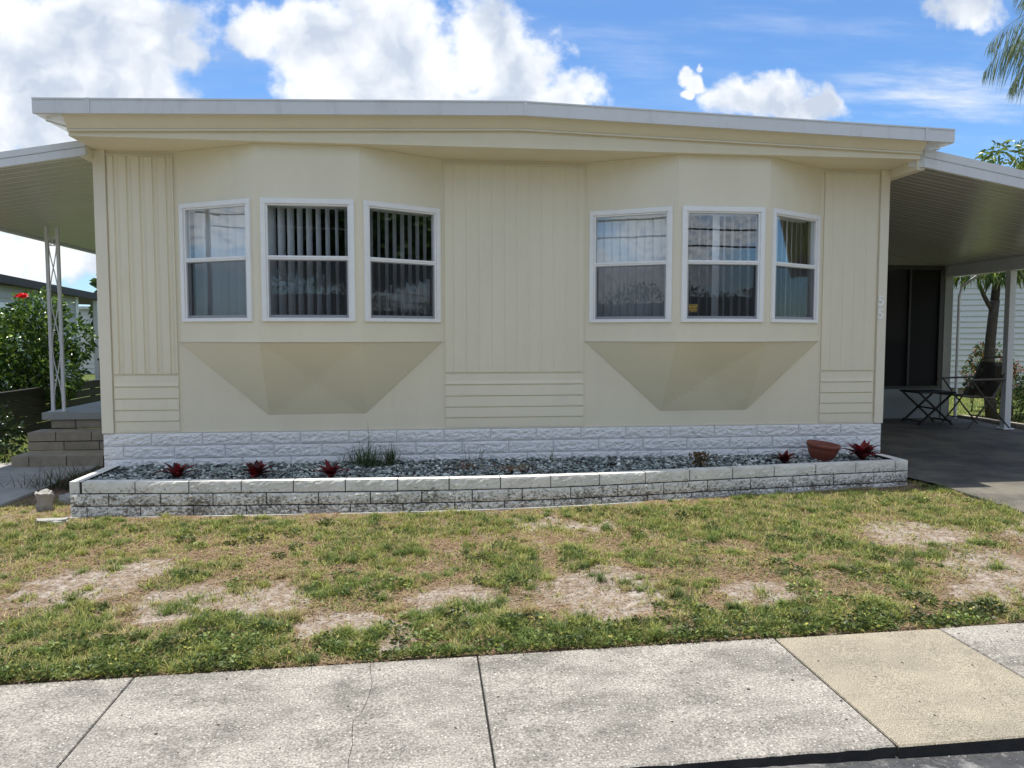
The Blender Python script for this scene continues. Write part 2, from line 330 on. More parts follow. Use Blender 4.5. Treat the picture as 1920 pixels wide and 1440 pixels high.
def groundmat():
    m = bpy.data.materials.new('soil'); m.use_nodes = True; n = m.node_tree.nodes; l = m.node_tree.links; b = n['Principled BSDF']; b.inputs['Roughness'].default_value = .95; b.inputs['Specular IOR Level'].default_value = .15
    a = n.new('ShaderNodeAttribute'); a.attribute_name = 'col'; sp = n.new('ShaderNodeSeparateColor'); l.new(a.outputs['Color'], sp.inputs[0])
    tcn = n.new('ShaderNodeTexCoord')
    def nz(s, d=6, r=.65):
        k = n.new('ShaderNodeTexNoise'); l.new(tcn.outputs['Object'], k.inputs[0]); k.inputs['Scale'].default_value = s; k.inputs['Detail'].default_value = d; k.inputs['Roughness'].default_value = r; return k.outputs['Fac']
    def ramp(fac, p0, c0, p1, c1):
        r = n.new('ShaderNodeValToRGB'); l.new(fac, r.inputs[0]); r.color_ramp.elements[0].position = p0; r.color_ramp.elements[0].color = (*c0, 1); r.color_ramp.elements[1].position = p1; r.color_ramp.elements[1].color = (*c1, 1); return r.outputs[0]
    sand = ramp(nz(26, 8, .72), .34, (.22,.18,.15), .60, (.47,.42,.365))
    dry = ramp(nz(80, 4, .75), .40, (.055,.038,.026), .62, (.34,.225,.14))
    mx1 = n.new('ShaderNodeMix'); mx1.data_type = 'RGBA'
    mr = n.new('ShaderNodeMapRange'); l.new(nz(14), mr.inputs[0]); mr.inputs[1].default_value = .35; mr.inputs[2].default_value = .65; mr.inputs[3].default_value = -.35; mr.inputs[4].default_value = .35
    ad = n.new('ShaderNodeMath'); ad.operation = 'ADD'; ad.use_clamp = True; l.new(sp.outputs[0], ad.inputs[0]); l.new(mr.outputs[0], ad.inputs[1])
    l.new(ad.outputs[0], mx1.inputs[0]); l.new(dry, mx1.inputs[6]); l.new(sand, mx1.inputs[7])
    far = ramp(nz(2.2), .35, (.06,.09,.025), .65, (.14,.16,.05))
    mx2 = n.new('ShaderNodeMix'); mx2.data_type = 'RGBA'; l.new(sp.outputs[1], mx2.inputs[0]); l.new(mx1.outputs[2], mx2.inputs[6]); l.new(far, mx2.inputs[7])
    l.new(mx2.outputs[2], b.inputs['Base Color'])
    bp = n.new('ShaderNodeBump'); l.new(nz(55, 8, .7), bp.inputs['Height']); bp.inputs['Distance'].default_value = .02; bp.inputs['Strength'].default_value = .8; l.new(bp.outputs[0], b.inputs['Normal'])
    return m
g = np_mesh('ground', np.array(gv), gf, groundmat(), cols=np.array(gcol), smooth=True); tag(g, kind='structure')

# road
rd = MB(); rd.add([(-120,-3.6,-.10),(120,-3.6,-.10),(120,WALK_Y0+.02,.004),(-120,WALK_Y0+.02,.004)], [(0,1,2,3)])
tag(rd.build('road', M_asph), kind='structure')
rd = MB(); rd.box(-120,120,-4.9,-3.6,-.16,.0); tag(rd.build('opposite_pavement', M_conc), kind='structure')

# sidewalk: cast slabs with open joints, one cracked through, one tan replacement
def walkmat(name, light, dark, speck, ss=170):
    m = bpy.data.materials.new(name); m.use_nodes = True; n = m.node_tree.nodes; l = m.node_tree.links; b = n['Principled BSDF']; b.inputs['Roughness'].default_value = .85; b.inputs['Specular IOR Level'].default_value = .25
    tcn = n.new('ShaderNodeTexCoord')
    def nz(s, d=6, r=.65, st=(1,1,1)):
        mp = n.new('ShaderNodeMapping'); mp.inputs['Scale'].default_value = st; l.new(tcn.outputs['Object'], mp.inputs[0])
        k = n.new('ShaderNodeTexNoise'); l.new(mp.outputs[0], k.inputs[0]); k.inputs['Scale'].default_value = s; k.inputs['Detail'].default_value = d; k.inputs['Roughness'].default_value = r; return k.outputs['Fac']
    r = n.new('ShaderNodeValToRGB'); l.new(nz(2.4, 9, .72, (1,1.5,1)), r.inputs[0]); e = r.color_ramp.elements
    e[0].position = .38; e[0].color = (*dark, 1); e[1].position = .60; e[1].color = (*light, 1)
    v = n.new('ShaderNodeTexVoronoi'); l.new(tcn.outputs['Object'], v.inputs[0]); v.inputs['Scale'].default_value = ss*.55
    vr = n.new('ShaderNodeMapRange'); l.new(v.outputs['Distance'], vr.inputs[0]); vr.inputs[1].default_value = .16; vr.inputs[2].default_value = .34; vr.inputs[3].default_value = 1; vr.inputs[4].default_value = 0
    vk = n.new('ShaderNodeMath'); vk.operation = 'MULTIPLY'; l.new(vr.outputs[0], vk.inputs[0])
    vc = n.new('ShaderNodeSeparateColor'); l.new(v.outputs['Color'], vc.inputs[0])
    gt = n.new('ShaderNodeMapRange'); l.new(vc.outputs[0], gt.inputs[0]); gt.inputs[1].default_value = .25; gt.inputs[2].default_value = .9; l.new(gt.outputs[0], vk.inputs[1])
    mx = n.new('ShaderNodeMix'); mx.data_type = 'RGBA'; l.new(vk.outputs[0], mx.inputs[0]); l.new(r.outputs[0], mx.inputs[6]); mx.inputs[7].default_value = (*speck, 1)
    fn = n.new('ShaderNodeMapRange'); l.new(nz(ss*.9, 3, .7), fn.inputs[0]); fn.inputs[1].default_value = .3; fn.inputs[2].default_value = .7; fn.inputs[3].default_value = .36; fn.inputs[4].default_value = 1.62
    mu = n.new('ShaderNodeVectorMath'); mu.operation = 'SCALE'; l.new(mx.outputs[2], mu.inputs[0]); l.new(fn.outputs[0], mu.inputs['Scale'])
    l.new(mu.outputs[0], b.inputs['Base Color'])
    bp = n.new('ShaderNodeBump'); l.new(nz(ss*.8, 4, .7), bp.inputs['Height']); bp.inputs['Distance'].default_value = .006; bp.inputs['Strength'].default_value = .7; l.new(bp.outputs[0], b.inputs['Normal'])
    return m
M_sw = walkmat('sidewalk_concrete', (.325,.297,.257), (.17,.158,.135), (.49,.46,.41), 115)
M_tan = walkmat('tan_sidewalk_concrete', (.335,.29,.215), (.25,.22,.165), (.42,.375,.29), 190)
M_kerb = mat('stained_kerb', (.035,.034,.033), .9, var=.4, vscale=12, bump=.6, bscale=50)
sw = MB(); G = .0045
def slab(mb, outline, mi, th=.12):
    # outline in xy, counter clockwise; small chamfer on top
    n = len(outline); c = Vector((sum(p[0] for p in outline)/n, sum(p[1] for p in outline)/n))
    ins = []
    for p in outline:
        d = c-Vector(p); ins.append((p[0]+.003*(1 if d.x > 0 else -1), p[1]+.006*(1 if d.y > 0 else -1)))
    top = [(p[0], p[1], zs(p[0])) for p in ins]; mid = [(p[0], p[1], zs(p[0])-.006) for p in outline]; bot = [(p[0], p[1], zs(p[0])-th) for p in outline]
    mb.add(top+mid, [tuple(range(n))]+[(n+i, n+(i+1)%n, (i+1)%n, i) for i in range(n)], mi); mb.add(mid+bot, [(n+i, n+(i+1)%n, (i+1)%n, i) for i in range(n)], 2)
J = [-8.9,-7.4,-5.9,-4.4,-2.86,-1.32,.228,1.70,2.57,4.1,5.6,7.1,8.6]
for a, b in zip(J[:-1], J[1:]):
    mi = 1 if abs(a-1.70) < .01 else 0
    ya, yb = WALK_Y0+random.uniform(-.006,.006), WALK_Y1+random.uniform(-.006,.006)
    if abs(a+1.32) < .01:      # cracked slab: two pieces with a jagged gap
        ck = [(-.27,yb),(-.262,3.40),(-.248,3.30),(-.252,3.2),(-.262,3.1),(-.275,3.03),(-.30,2.98),(-.295,2.88),(-.285,2.8),(-.29,2.7),(-.28,ya)]
        sw_l = [(a+G,ya)]+[(x-.0011,y) for x,y in ck[::-1]]+[(a+G,yb)]
        sw_r = [(x+.0011,y) for x,y in ck]+[(b-G,ya),(b-G,yb)]
        for ol in (sw_l, sw_r[:len(ck)]+sw_r[len(ck):]):
            n = len(ol); sw.add([(p[0],p[1],zs(p[0])) for p in ol]+[(p[0],p[1],zs(p[0])-.12) for p in ol], [tuple(range(n))]+[(i,(i+1)%n,n+(i+1)%n,n+i) for i in range(n)], 0)
    else:
        near = [(lerp(a+G, b-G, t/40), ya+(.005*noise.noise(Vector((a+t*.9, 0, 0)))+.010*noise.noise(Vector((a+t*.31, 3, 0))))*(mi == 0)) for t in range(41)]
        slab(sw, near+[(b-G,yb),(a+G,yb)], mi)
o = sw.build('sidewalk', [M_sw, M_tan, M_kerb]); tag(o, kind='structure')
# black stained kerb face under the slab edge
kb = MB(); ex_ = [(-9,-.06),(-6.29,-.06),(6.57,.12),(9,.12)]; kb.prism([(x, WALK_Y0+.014, z-.03) for x, z in ex_]+[(9,WALK_Y0+.014,-.2),(-9,WALK_Y0+.014,-.2)], (0, .97, 0)); tag(kb.build('kerb', M_kerb), kind='structure')

# driveway + carport floor, path
dv = MB()
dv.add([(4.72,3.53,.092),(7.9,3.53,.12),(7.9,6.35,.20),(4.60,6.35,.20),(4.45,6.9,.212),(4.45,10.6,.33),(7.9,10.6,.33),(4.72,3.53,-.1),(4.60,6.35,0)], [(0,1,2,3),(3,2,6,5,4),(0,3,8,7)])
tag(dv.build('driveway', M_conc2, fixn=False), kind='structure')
pw = MB(); pw.box(-4.7,-3.53,3.53,8.9,-.1,.142); tag(pw.build('front_path', M_conc, bevel=.008), kind='structure')

# ------------------------------------------------------------ mobile home
HX0, HX1, HY, ZB, ZT = -2.845, 4.475, 7.07, .68, 3.146
XR = (HX0+HX1)/2; YB = 20.0
home = empty('mobile_home', (XR, HY, 0), 'cream double wide mobile home with two bay windows, white fascia and white block skirting', 'house')
BAYS = [((-2.178, HY), (-1.412, 6.66), (-.557, 6.66), (.143, HY)), ((1.491, HY), (2.239, 6.66), (3.089, 6.66), (3.796, HY))]
w = MB()
y1 = HY+.09
segs = [(HX0, -2.10), (.06, 1.57), (3.72, HX1)]
for a, b in segs: w.box(a, b, HY, y1, ZB, ZT)
for a, b in ((-2.10, .06), (1.57, 3.72)): w.box(a, b, HY, y1, ZB, 1.495); w.box(a, b, HY, y1, 3.02, ZT)
w.box(HX0, HX0+.09, y1, YB, ZB, ZT+.05); w.box(HX1-.09, HX1, y1, YB, ZB, ZT+.05); w.box(HX0+.09, HX1-.09, YB-.09, YB, ZB, ZT+.05)
w.build('wall', M_wall, home)
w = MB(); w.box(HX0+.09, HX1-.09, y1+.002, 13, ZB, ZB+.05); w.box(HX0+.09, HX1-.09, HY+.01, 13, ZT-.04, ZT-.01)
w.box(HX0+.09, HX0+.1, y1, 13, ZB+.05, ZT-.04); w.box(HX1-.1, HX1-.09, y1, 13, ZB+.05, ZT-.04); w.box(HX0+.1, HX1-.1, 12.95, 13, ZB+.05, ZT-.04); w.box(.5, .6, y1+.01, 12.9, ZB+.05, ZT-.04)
w.build('interior_lining', M_inter, home)

# ribbed siding panels and lap panels
def ribs(x0, x1, z0, z1, pitch, depth, ridge, first=.07):
    prof = [(x0, 0), (x0, .012)]; x = x0+first
    while x < x1-.04:
        prof += [(x, .012), (x+.006, .012-depth), (x+.014, .012-depth), (x+.024, .012+ridge), (x+.034, .012+ridge*.9), (x+.05, .012)]
        x += pitch*random.uniform(.97, 1.03)
    prof += [(x1, .012), (x1, 0)]
    mb = MB(); n = len(prof)
    vs = [(x, HY-.001-d, z) for z in (z0, z1) for x, d in prof]
    mb.add(vs, [(i, i+1, n+i+1, n+i) for i in range(n-1)]+[tuple(range(n)), tuple(range(n, 2*n))]); return mb
def laps(x0, x1, z0, zl):
    mb = MB(); prof = [(z0, 0), (z0, .013)]
    for z in zl: prof += [(z-.012, .011), (z-.006, .004), (z, .004), (z, .017)]
    prof += [(zl[-1]+.006, .017), (zl[-1]+.03, .012), (zl[-1]+.092, .010), (zl[-1]+.092, 0)]
    n = len(prof); vs = [(x, HY-.001-d, z) for x in (x0, x1) for z, d in prof]
    mb.add(vs, [(i, i+1, n+i+1, n+i) for i in range(n-1)]+[tuple(range(n)), tuple(range(n, 2*n))]); return mb
PAN = [(-2.745, -2.20, .110, .010, .010, .045), (.170, 1.47, .118, .004, .003, .06), (3.83, 4.375, .115, .003, .001, .07)]
for (a, b, p, d, r_, f) in PAN:
    ribs(a, b, 1.205, 3.10, p, d, r_, f).build('ribbed_siding', M_wall, home)
    laps(a, b, ZB+.01, [.787, .886, .989, 1.094]).build('lap_siding', M_wall, home)
    m = MB(); m.box(a-.01, b+.01, HY-.016, HY-.001, 3.102, 3.115); m.build('panel_trim', M_wall2, home)
for a, b in ((HX0-.012, HX0+.088), (HX1-.078, HX1+.012)):
    m = MB(); m.box(a, b, HY-.026, HY-.001, ZB-.002, ZT-.001); s = a if a < 0 else b
    m.box(min(s, s+(.012 if a < 0 else -.012)), max(s, s+(.012 if a < 0 else -.012)), HY, HY+.1, ZB-.002, ZT-.001)
    m.build('corner_trim', M_wall2, home, bevel=.004)
m = MB(); m.box(HX0+.09, HX1-.08, HY-.010, HY-.0015, ZB-.004, ZB+.009); m.build('bottom_trim', M_wall2, home)

# bay shells
WZ0, WZ1 = 1.668, 2.692
TS = [[(.055,.93),(.045,.935),(.045,.965)], [(.05,.94),(.01+.0,.93),(.055,.96)]]
WINS = []
for bi, bay in enumerate(BAYS):
    m = MB(); Z0, Z1 = 1.49, ZT-.001
    for k in range(3):
        a = Vector(bay[k]); b = Vector(bay[k+1]); t0, t1 = TS[bi][k]
        if k == 1: t0, t1 = .045, .94
        c = a.lerp(b, t0); d = a.lerp(b, t1)
        def q(p, r, z0, z1): m.add([(p.x,p.y,z0),(r.x,r.y,z0),(r.x,r.y,z1),(p.x,p.y,z1)], [(0,1,2,3)])
        q(a, c, Z0, Z1); q(d, b, Z0, Z1); q(c, d, Z0, WZ0); q(c, d, WZ1, Z1)
        # jamb returns
        n = Vector((-(b-a).y, (b-a).x)).normalized()*.07
        m.add([(c.x,c.y,WZ0),(d.x,d.y,WZ0),(d.x+n.x,d.y+n.y,WZ0),(c.x+n.x,c.y+n.y,WZ0)],[(0,1,2,3)]); m.add([(c.x,c.y,WZ1),(d.x,d.y,WZ1),(d.x+n.x,d.y+n.y,WZ1),(c.x+n.x,c.y+n.y,WZ1)],[(0,3,2,1)])
        for e in (c, d): m.add([(e.x,e.y,WZ0),(e.x+n.x,e.y+n.y,WZ0),(e.x+n.x,e.y+n.y,WZ1),(e.x,e.y,WZ1)],[(0,1,2,3)])
        WINS.append((bi, k, c, d))
    m.build('bay_shell', M_wall, home, fixn=False)
    # drip lip and faceted underside
    m = MB()
    A, B, C, D = [Vector((p[0], p[1], 0)) for p in bay]
    lip = [A+Vector((-.02,.0,1.488)), B+Vector((-.006,-.012,1.488)), C+Vector((.006,-.012,1.488)), D+Vector((.02,.0,1.488))]
    m.prism(lip, (0, 0, .009)); m.build('bay_lip', M_wall2, home)
    m = MB(); zt_ = 1.486; zl = .825
    tl = Vector((B.x-.012, HY-.004, zl)); tr = Vector((C.x-.005, HY-.004, zl+.004))
    pa_ = [A+Vector((.0,-.004,zt_)), B+Vector((0,.006,zt_)), C+Vector((0,.006,zt_)), D+Vector((0,-.004,zt_))]
    # centre facet gets a slight crease like dented sheet metal
    NS = 20; base = len(m.v); vs = []
    for j in range(NS+1):
        for i in range(NS+1):
            s_, t_ = i/NS, j/NS; p = pa_[1].lerp(pa_[2], s_).lerp(tl.lerp(tr, s_), t_)
            p.y += ((.045*max(0, 1-max(abs(2*s_-1), abs(2*t_-1.05)*.95)) if bi == 0 else .05*max(0, min(1-abs(s_+t_-1.0)*1.3, 2*t_, 2-2*s_, 2-2*t_, 2*s_)))+.006*noise.noise(Vector((p.x*4, p.z*4, bi*7)))*min(1, 8*s_*(1-s_))*min(1, 8*t_*(1-t_)))
            vs.append(p)
    m.add(vs, [(j*(NS+1)+i, j*(NS+1)+i+1, (j+1)*(NS+1)+i+1, (j+1)*(NS+1)+i) for j in range(NS) for i in range(NS)])
    m.add([pa_[0], pa_[1], tl], [(0, 1, 2)]); m.add([pa_[2], pa_[3], tr], [(0, 1, 2)])
    m.build('bay_underside', M_under, home, fixn=False)

# windows
def slats(wd, h0, h1, spec, rnd):
    m = MB(); pitch = .078; n = int((wd-.09)/pitch)+1; x = .06
    for i in range(n):
        a = spec(i/max(1, n-1))+rnd.uniform(-.10, .10)
        c, s = math.cos(a)*.044, math.sin(a)*.044
        # slightly curved vane: 3 strips
        pts = []
        for t in (-1, -.35, .35, 1):
            bow = .005*(1-t*t); pts.append((x+s*t+bow*math.cos(a), .15+c*t-bow*math.sin(a)))
        b0 = h0+rnd.uniform(0, .004)
        vs = [(p[0], p[1], z) for z in (b0, h1) for p in pts]
        m.add(vs, [(k, k+1, 5+k, 4+k) for k in range(3)]); x += pitch
    m.box(.02, wd-.02, .12, .18, h1, h1+.03)
    return m
BL = {(0,0): lambda t: 1.12+.25*math.sin(t*9), (0,1): lambda t: .62-.45*t, (0,2): lambda t: .10, (1,0): lambda t: 1.22+.14*math.sin(t*23), (1,1): lambda t: (.16 if not .42 < t < .6 else 1.1), (1,2): lambda t: 1.0 if t < .8 else .9}
GL = {}
rr = random.Random(3)
for (bi, k, c, d) in WINS:
    wd = (d-c).length; ex = (d-c).normalized(); ny = Vector((-ex.y, ex.x))   # ny points inwards
    M = Matrix(((ex.x, ny.x, 0, c.x), (ex.y, ny.y, 0, c.y), (0, 0, 1, 0), (0, 0, 0, 1)))
    z0, z1, zm = WZ0, WZ1, 2.205; fw = .040
    e = bpy.data.objects.new('window', None)
    m = MB()
    m.box(-.004, wd+.004, -.022, .05, z1-fw, z1+.003); m.box(-.004, wd+.004, -.022, .05, z0-.003, z0+.028)
    m.box(-.004, fw-.004, -.0225, .05, z0+.028, z1-fw); m.box(wd-fw+.004, wd+.004, -.0225, .05, z0+.028, z1-fw)
    m.box(fw-.004, fw+.012, -.010, .05, z0+.028, z1-fw); m.box(wd-fw-.012, wd-fw+.004, -.010, .05, z0+.028, z1-fw); m.box(fw+.012, wd-fw-.012, -.010, .05, z1-fw-.014, z1-fw)
    win = m.build('window', M_frame, home, M=M, bevel=.003)
    m = MB(); m.box(fw+.012, wd-fw-.012, -.012, .04, zm-.02, zm+.014); m.box(fw+.012, wd-fw-.012, -.018, .0, zm-.004, zm+.006); m.build('meeting_rail', M_frame, win, M=M, bevel=.002)
    m = MB(); m.box(fw+.012, wd-fw-.012, .012, .018, zm+.014, z1-fw-.014); m.box(fw+.012, wd-fw-.012, .026, .032, z0+.028, zm-.02); m.build('glass_pane', M_glass, win, M=M)
    m = MB(); m.add([(fw+.026,.002,z0+.052),(wd-fw-.026,.002,z0+.052),(wd-fw-.026,.002,zm-.028),(fw+.026,.002,zm-.028)], [(0,1,2,3)]); m.build('insect_screen', M_screen, win, M=M)
    m = MB(); m.box(fw+.012, wd-fw-.012, -.004, .010, z0+.028, z0+.052); m.box(fw+.012, fw+.024, -.004, .010, z0+.052, zm-.02); m.box(wd-fw-.024, wd-fw-.012, -.004, .010, z0+.052, zm-.02); m.box(fw+.024, wd-fw-.024, -.004, .010, zm-.028, zm-.02)
    m.box(fw+.014, fw+.04, -.010, -.004, z0+.03, z0+.05); m.box(wd-fw-.04, wd-fw-.014, -.010, -.004, z0+.03, z0+.05)
    m.build('screen_frame', M_grey, win, M=M)
    slats(wd, z0+.02, z1-.05, BL[(bi, k)], rr).build('vertical_blinds', M_blind, win, M=M, fixn=False)
    if (bi, k) == (1, 1):
        m = MB(); m.box(.062, .165, -.0005, .0015, z0+.075, z0+.165, 0)
        for r0, a, b in ((.148,.07,.15),(.134,.072,.155),(.122,.072,.14),(.108,.075,.15),(.094,.08,.145)):
            x = a
            while x < b: l_ = rr.uniform(.006,.014); m.box(x, min(x+l_, b), -.0012, -.0005, z0+r0, z0+r0+.006, 1); x += l_+.004
        s_ = m.build('security_sticker', [M_dark, mat('sticker_yellow', (.7,.45,.05), .6)], win, M=M); s_['label'] = 'small black sticker with yellow print'

# house number 55, one digit above the other
M_num = mat('white_number', (.93,.93,.92), .4)
for zc in (1.838, 1.712):
    cu = bpy.data.curves.new('digit', 'FONT'); cu.body = '5'; cu.size = .135; cu.extrude = .003; cu.offset = .003; cu.align_x = 'CENTER'
    t = bpy.data.objects.new('digit', cu); COL.objects.link(t)
    me = bpy.data.meshes.new_from_object(t); bpy.data.objects.remove(t)
    me.materials.append(M_num)
    o = bpy.data.objects.new('house_number', me); COL.objects.link(o); o.parent = home; o.rotation_euler = (R(90), 0, 0)
    o.location = (4.425-XR, -.031, zc)

# boxed eave, fascia and roof
def zg(x, l, c, r): return lerp(l, c, (x-HX0)/(XR-HX0)) if x < XR else lerp(c, r, (x-XR)/(HX1-XR))
YE = 6.585
m = MB(); X3 = [HX0, XR, HX1]
lo_ = [(x, YE, ZT) for x in X3]; hi_ = [(HX0,YE,3.186),(XR,YE,3.296),(HX1,YE,3.196)]
m.add(lo_+hi_, [(0,1,4,3),(1,2,5,4)])
m.add([(HX0,YE,ZT),(HX1,YE,ZT),(HX1,HY+.02,ZT),(HX0,HY+.02,ZT)], [(0,3,2,1)])
m.add([(HX0,YE,ZT),(HX0,YE,3.186),(HX0,YE-.02,3.20),(HX0,6.47,3.30),(HX0,HY+.02,3.31),(HX0,HY+.02,ZT)], [(0,1,2,3,4,5)])
m.add([(HX1,YE,ZT),(HX1,YE,3.196),(HX1,YE-.02,3.21),(HX1,6.47,3.29),(HX1,HY+.02,3.31),(HX1,HY+.02,ZT)], [(0,1,2,3,4,5)])
m.build('soffit', M_soffit, home, fixn=False)
m = MB()      # sloping upper board above the gable line with a small bead
up0 = [(HX0,YE-.02,3.190),(XR,YE-.02,3.300),(HX1,YE-.02,3.200)]; up1 = [(HX0,6.475,3.30),(XR,6.475,3.405),(HX1,6.475,3.29)]
m.add(up0+up1, [(0,1,4,3),(1,2,5,4)])
m.add([(p[0],YE,p[2]-.006) for p in up0]+up0, [(0,1,4,3),(1,2,5,4)])
m.build('rake_board', M_soffit, home, fixn=False)
for a, b in ((0, 1), (1, 2)):
    m = MB(); p = Vector(up0[a]); q_ = Vector(up0[b]); m.bar(p+Vector((0,-.004,-.006)), q_+Vector((0,-.004,-.006)), .014, .012); m.build('rake_bead', M_wall2, home)
RX0, RX1, YF = -3.045, 4.70, 6.44
for (xa, za, xb, zb) in ((RX0, 3.394, XR, 3.497), (XR, 3.497, RX1, 3.381)):
    m = MB(); m.add([(xa,YF+.02,za-.012),(xb,YF+.02,zb-.012),(xb,YB+.2,zb-.012),(xa,YB+.2,za-.012),(xa,YF+.02,za-.075),(xb,YF+.02,zb-.075),(xb,YB+.2,zb-.075),(xa,YB+.2,za-.075)],
                    [(0,1,2,3),(7,6,5,4),(0,4,5,1),(1,5,6,2),(2,6,7,3),(3,7,4,0)])
    m.build('roof', M_roofw, home)
    m = MB(); H = .115
    prof = [(0,0),(0,-H),(.022,-H-.004),(.022,-H+.006),(.012,-H+.008),(.012,-.006),(.10,-.004),(.10,0.002),(-.006,.002),(-.006,-.01)]
    n = len(prof); vs = [(x, YF+dy, z+dz) for x, z in ((xa, za), (xb, zb)) for dy, dz in prof]
    m.add(vs, [(i, (i+1)%n, n+(i+1)%n, n+i) for i in range(n)]+[tuple(range(n)), tuple(range(n, 2*n))])
    m.build('fascia', M_white, home, fixn=True)
# joint covers on the fascia
for x in (-2.63, XR+.02, 4.43):
    m = MB(); z = 3.394+(.103)*(x-RX0)/(XR-RX0) if x < XR else 3.497-.116*(x-XR)/(RX1-XR)
    m.box(x-.012, x+.012, YF-.008, YF-.001, z-.117, z+.003); m.build('fascia_joint', M_white, home)
# side eaves: white gutter on each long side with its soffit strip
for s, x0, x1, z in ((-1, RX0, HX0-.003, 3.29), (1, HX1+.003, RX1, 3.27)):
    m = MB(); m.box(x0, x1, YF+.023, YB+.1, z-.008, z+.004)
    xa = x0 if s < 0 else x1; m.box(min(xa, xa-s*.008), max(xa, xa-s*.008), YF+.023, YB+.1, z+.004, z+.09)
    m.build('side_gutter', M_white, home)
    xm = (HX0-.001 if s < 0 else HX1+.001)
    for yy in (6.62,): m = MB(); m.bar((xa-s*.02, yy, z-.02), (xm, yy, z-.07), .02, .012); m.build('gutter_strap', M_white, home)

# ------------------------------------------------------------ rough faced block courses
def rough_block(mb, p, ex, ny, wd, h, dep, seed, amp=.014, mi=0, nx_=16, nz_=6, jit=.003):
    """p: lower left front corner; ex along, ny outward normal (unit Vectors)"""
    vs = []; up = Vector((0, 0, 1)); j = [random.uniform(-jit, jit) for _ in range(3)]
    for b in range(nz_+1):
        for a in range(nx_+1):
            s, t = a/nx_, b/nz_
            ed = min(s*wd, (1-s)*wd, t*h, (1-t)*h)/.016; ed = min(1, ed)
            q = p+ex*(s*wd)+up*(t*h)
            k = noise.fractal(Vector((q.x*24+seed, q.y*24, q.z*36)), .5, 2.3, 5)
            k2 = noise.noise(Vector((q.x*45, q.z*55, seed)))
            o = (amp*(.75+.95*k)+.004*k2)*ed+j[0]
            e2 = .0025*noise.noise(Vector((q.x*30, q.z*30, seed+9))) if ed < 1 else 0
            vs.append(q+ny*o+up*e2)
    nb = len(vs); n1 = nx_+1
    fs = [(b*n1+a, b*n1+a+1, (b+1)*n1+a+1, (b+1)*n1+a) for b in range(nz_) for a in range(nx_)]
    bk = [p-ny*dep, p+ex*wd-ny*dep, p+ex*wd-ny*dep+up*h, p-ny*dep+up*h]; vs += bk
    fs += [tuple([nb+0]+[a for a in range(0)]+list(range(0, n1))+[nb+1])[::-1]]
    top = list(range(nz_*n1, nz_*n1+n1)); fs += [tuple([nb+3]+top+[nb+2])]
    fs += [tuple([nb+0, nb+3]+[b*n1 for b in range(nz_, -1, -1)])]; fs += [tuple([nb+1]+[b*n1+nx_ for b in range(nz_+1)]+[nb+2])]
    mb.add(vs, fs, mi)

m = MB(); EX = Vector((1,0,0)); NY = Vector((0,-1,0)); CH = .1147
for c, off in enumerate((.41, .17, .33, .12)):
    z = ZB-.005-(c+1)*CH; x = HX0-.008; first = True
    while x < HX1-.02:
        wd = (off if first else .432*random.uniform(.985,1.015)); wd = min(wd, HX1+.006-x); first = False
        if wd > .03: rough_block(m, Vector((x+.003, HY-.012, z+.003)), EX, NY, wd-.007, CH-.007, .03, x*3+c, .010, nx_=30, nz_=10)
        x += wd
m.build('block_skirting', M_skirt, home, fixn=False, smooth=False)
m = MB(); m.box(HX0-.004, HX1+.004, HY-.006, HY+.3, .0, ZB-.006); m.box(HX0, HX0+.2, HY+.3, YB, 0, ZB-.006); m.box(HX1-.2, HX1, HY+.3, YB, 0, ZB-.006)
m.build('skirting_mortar', mat('painted_mortar', (.66,.68,.70), .8, var=.15, vscale=15), home)

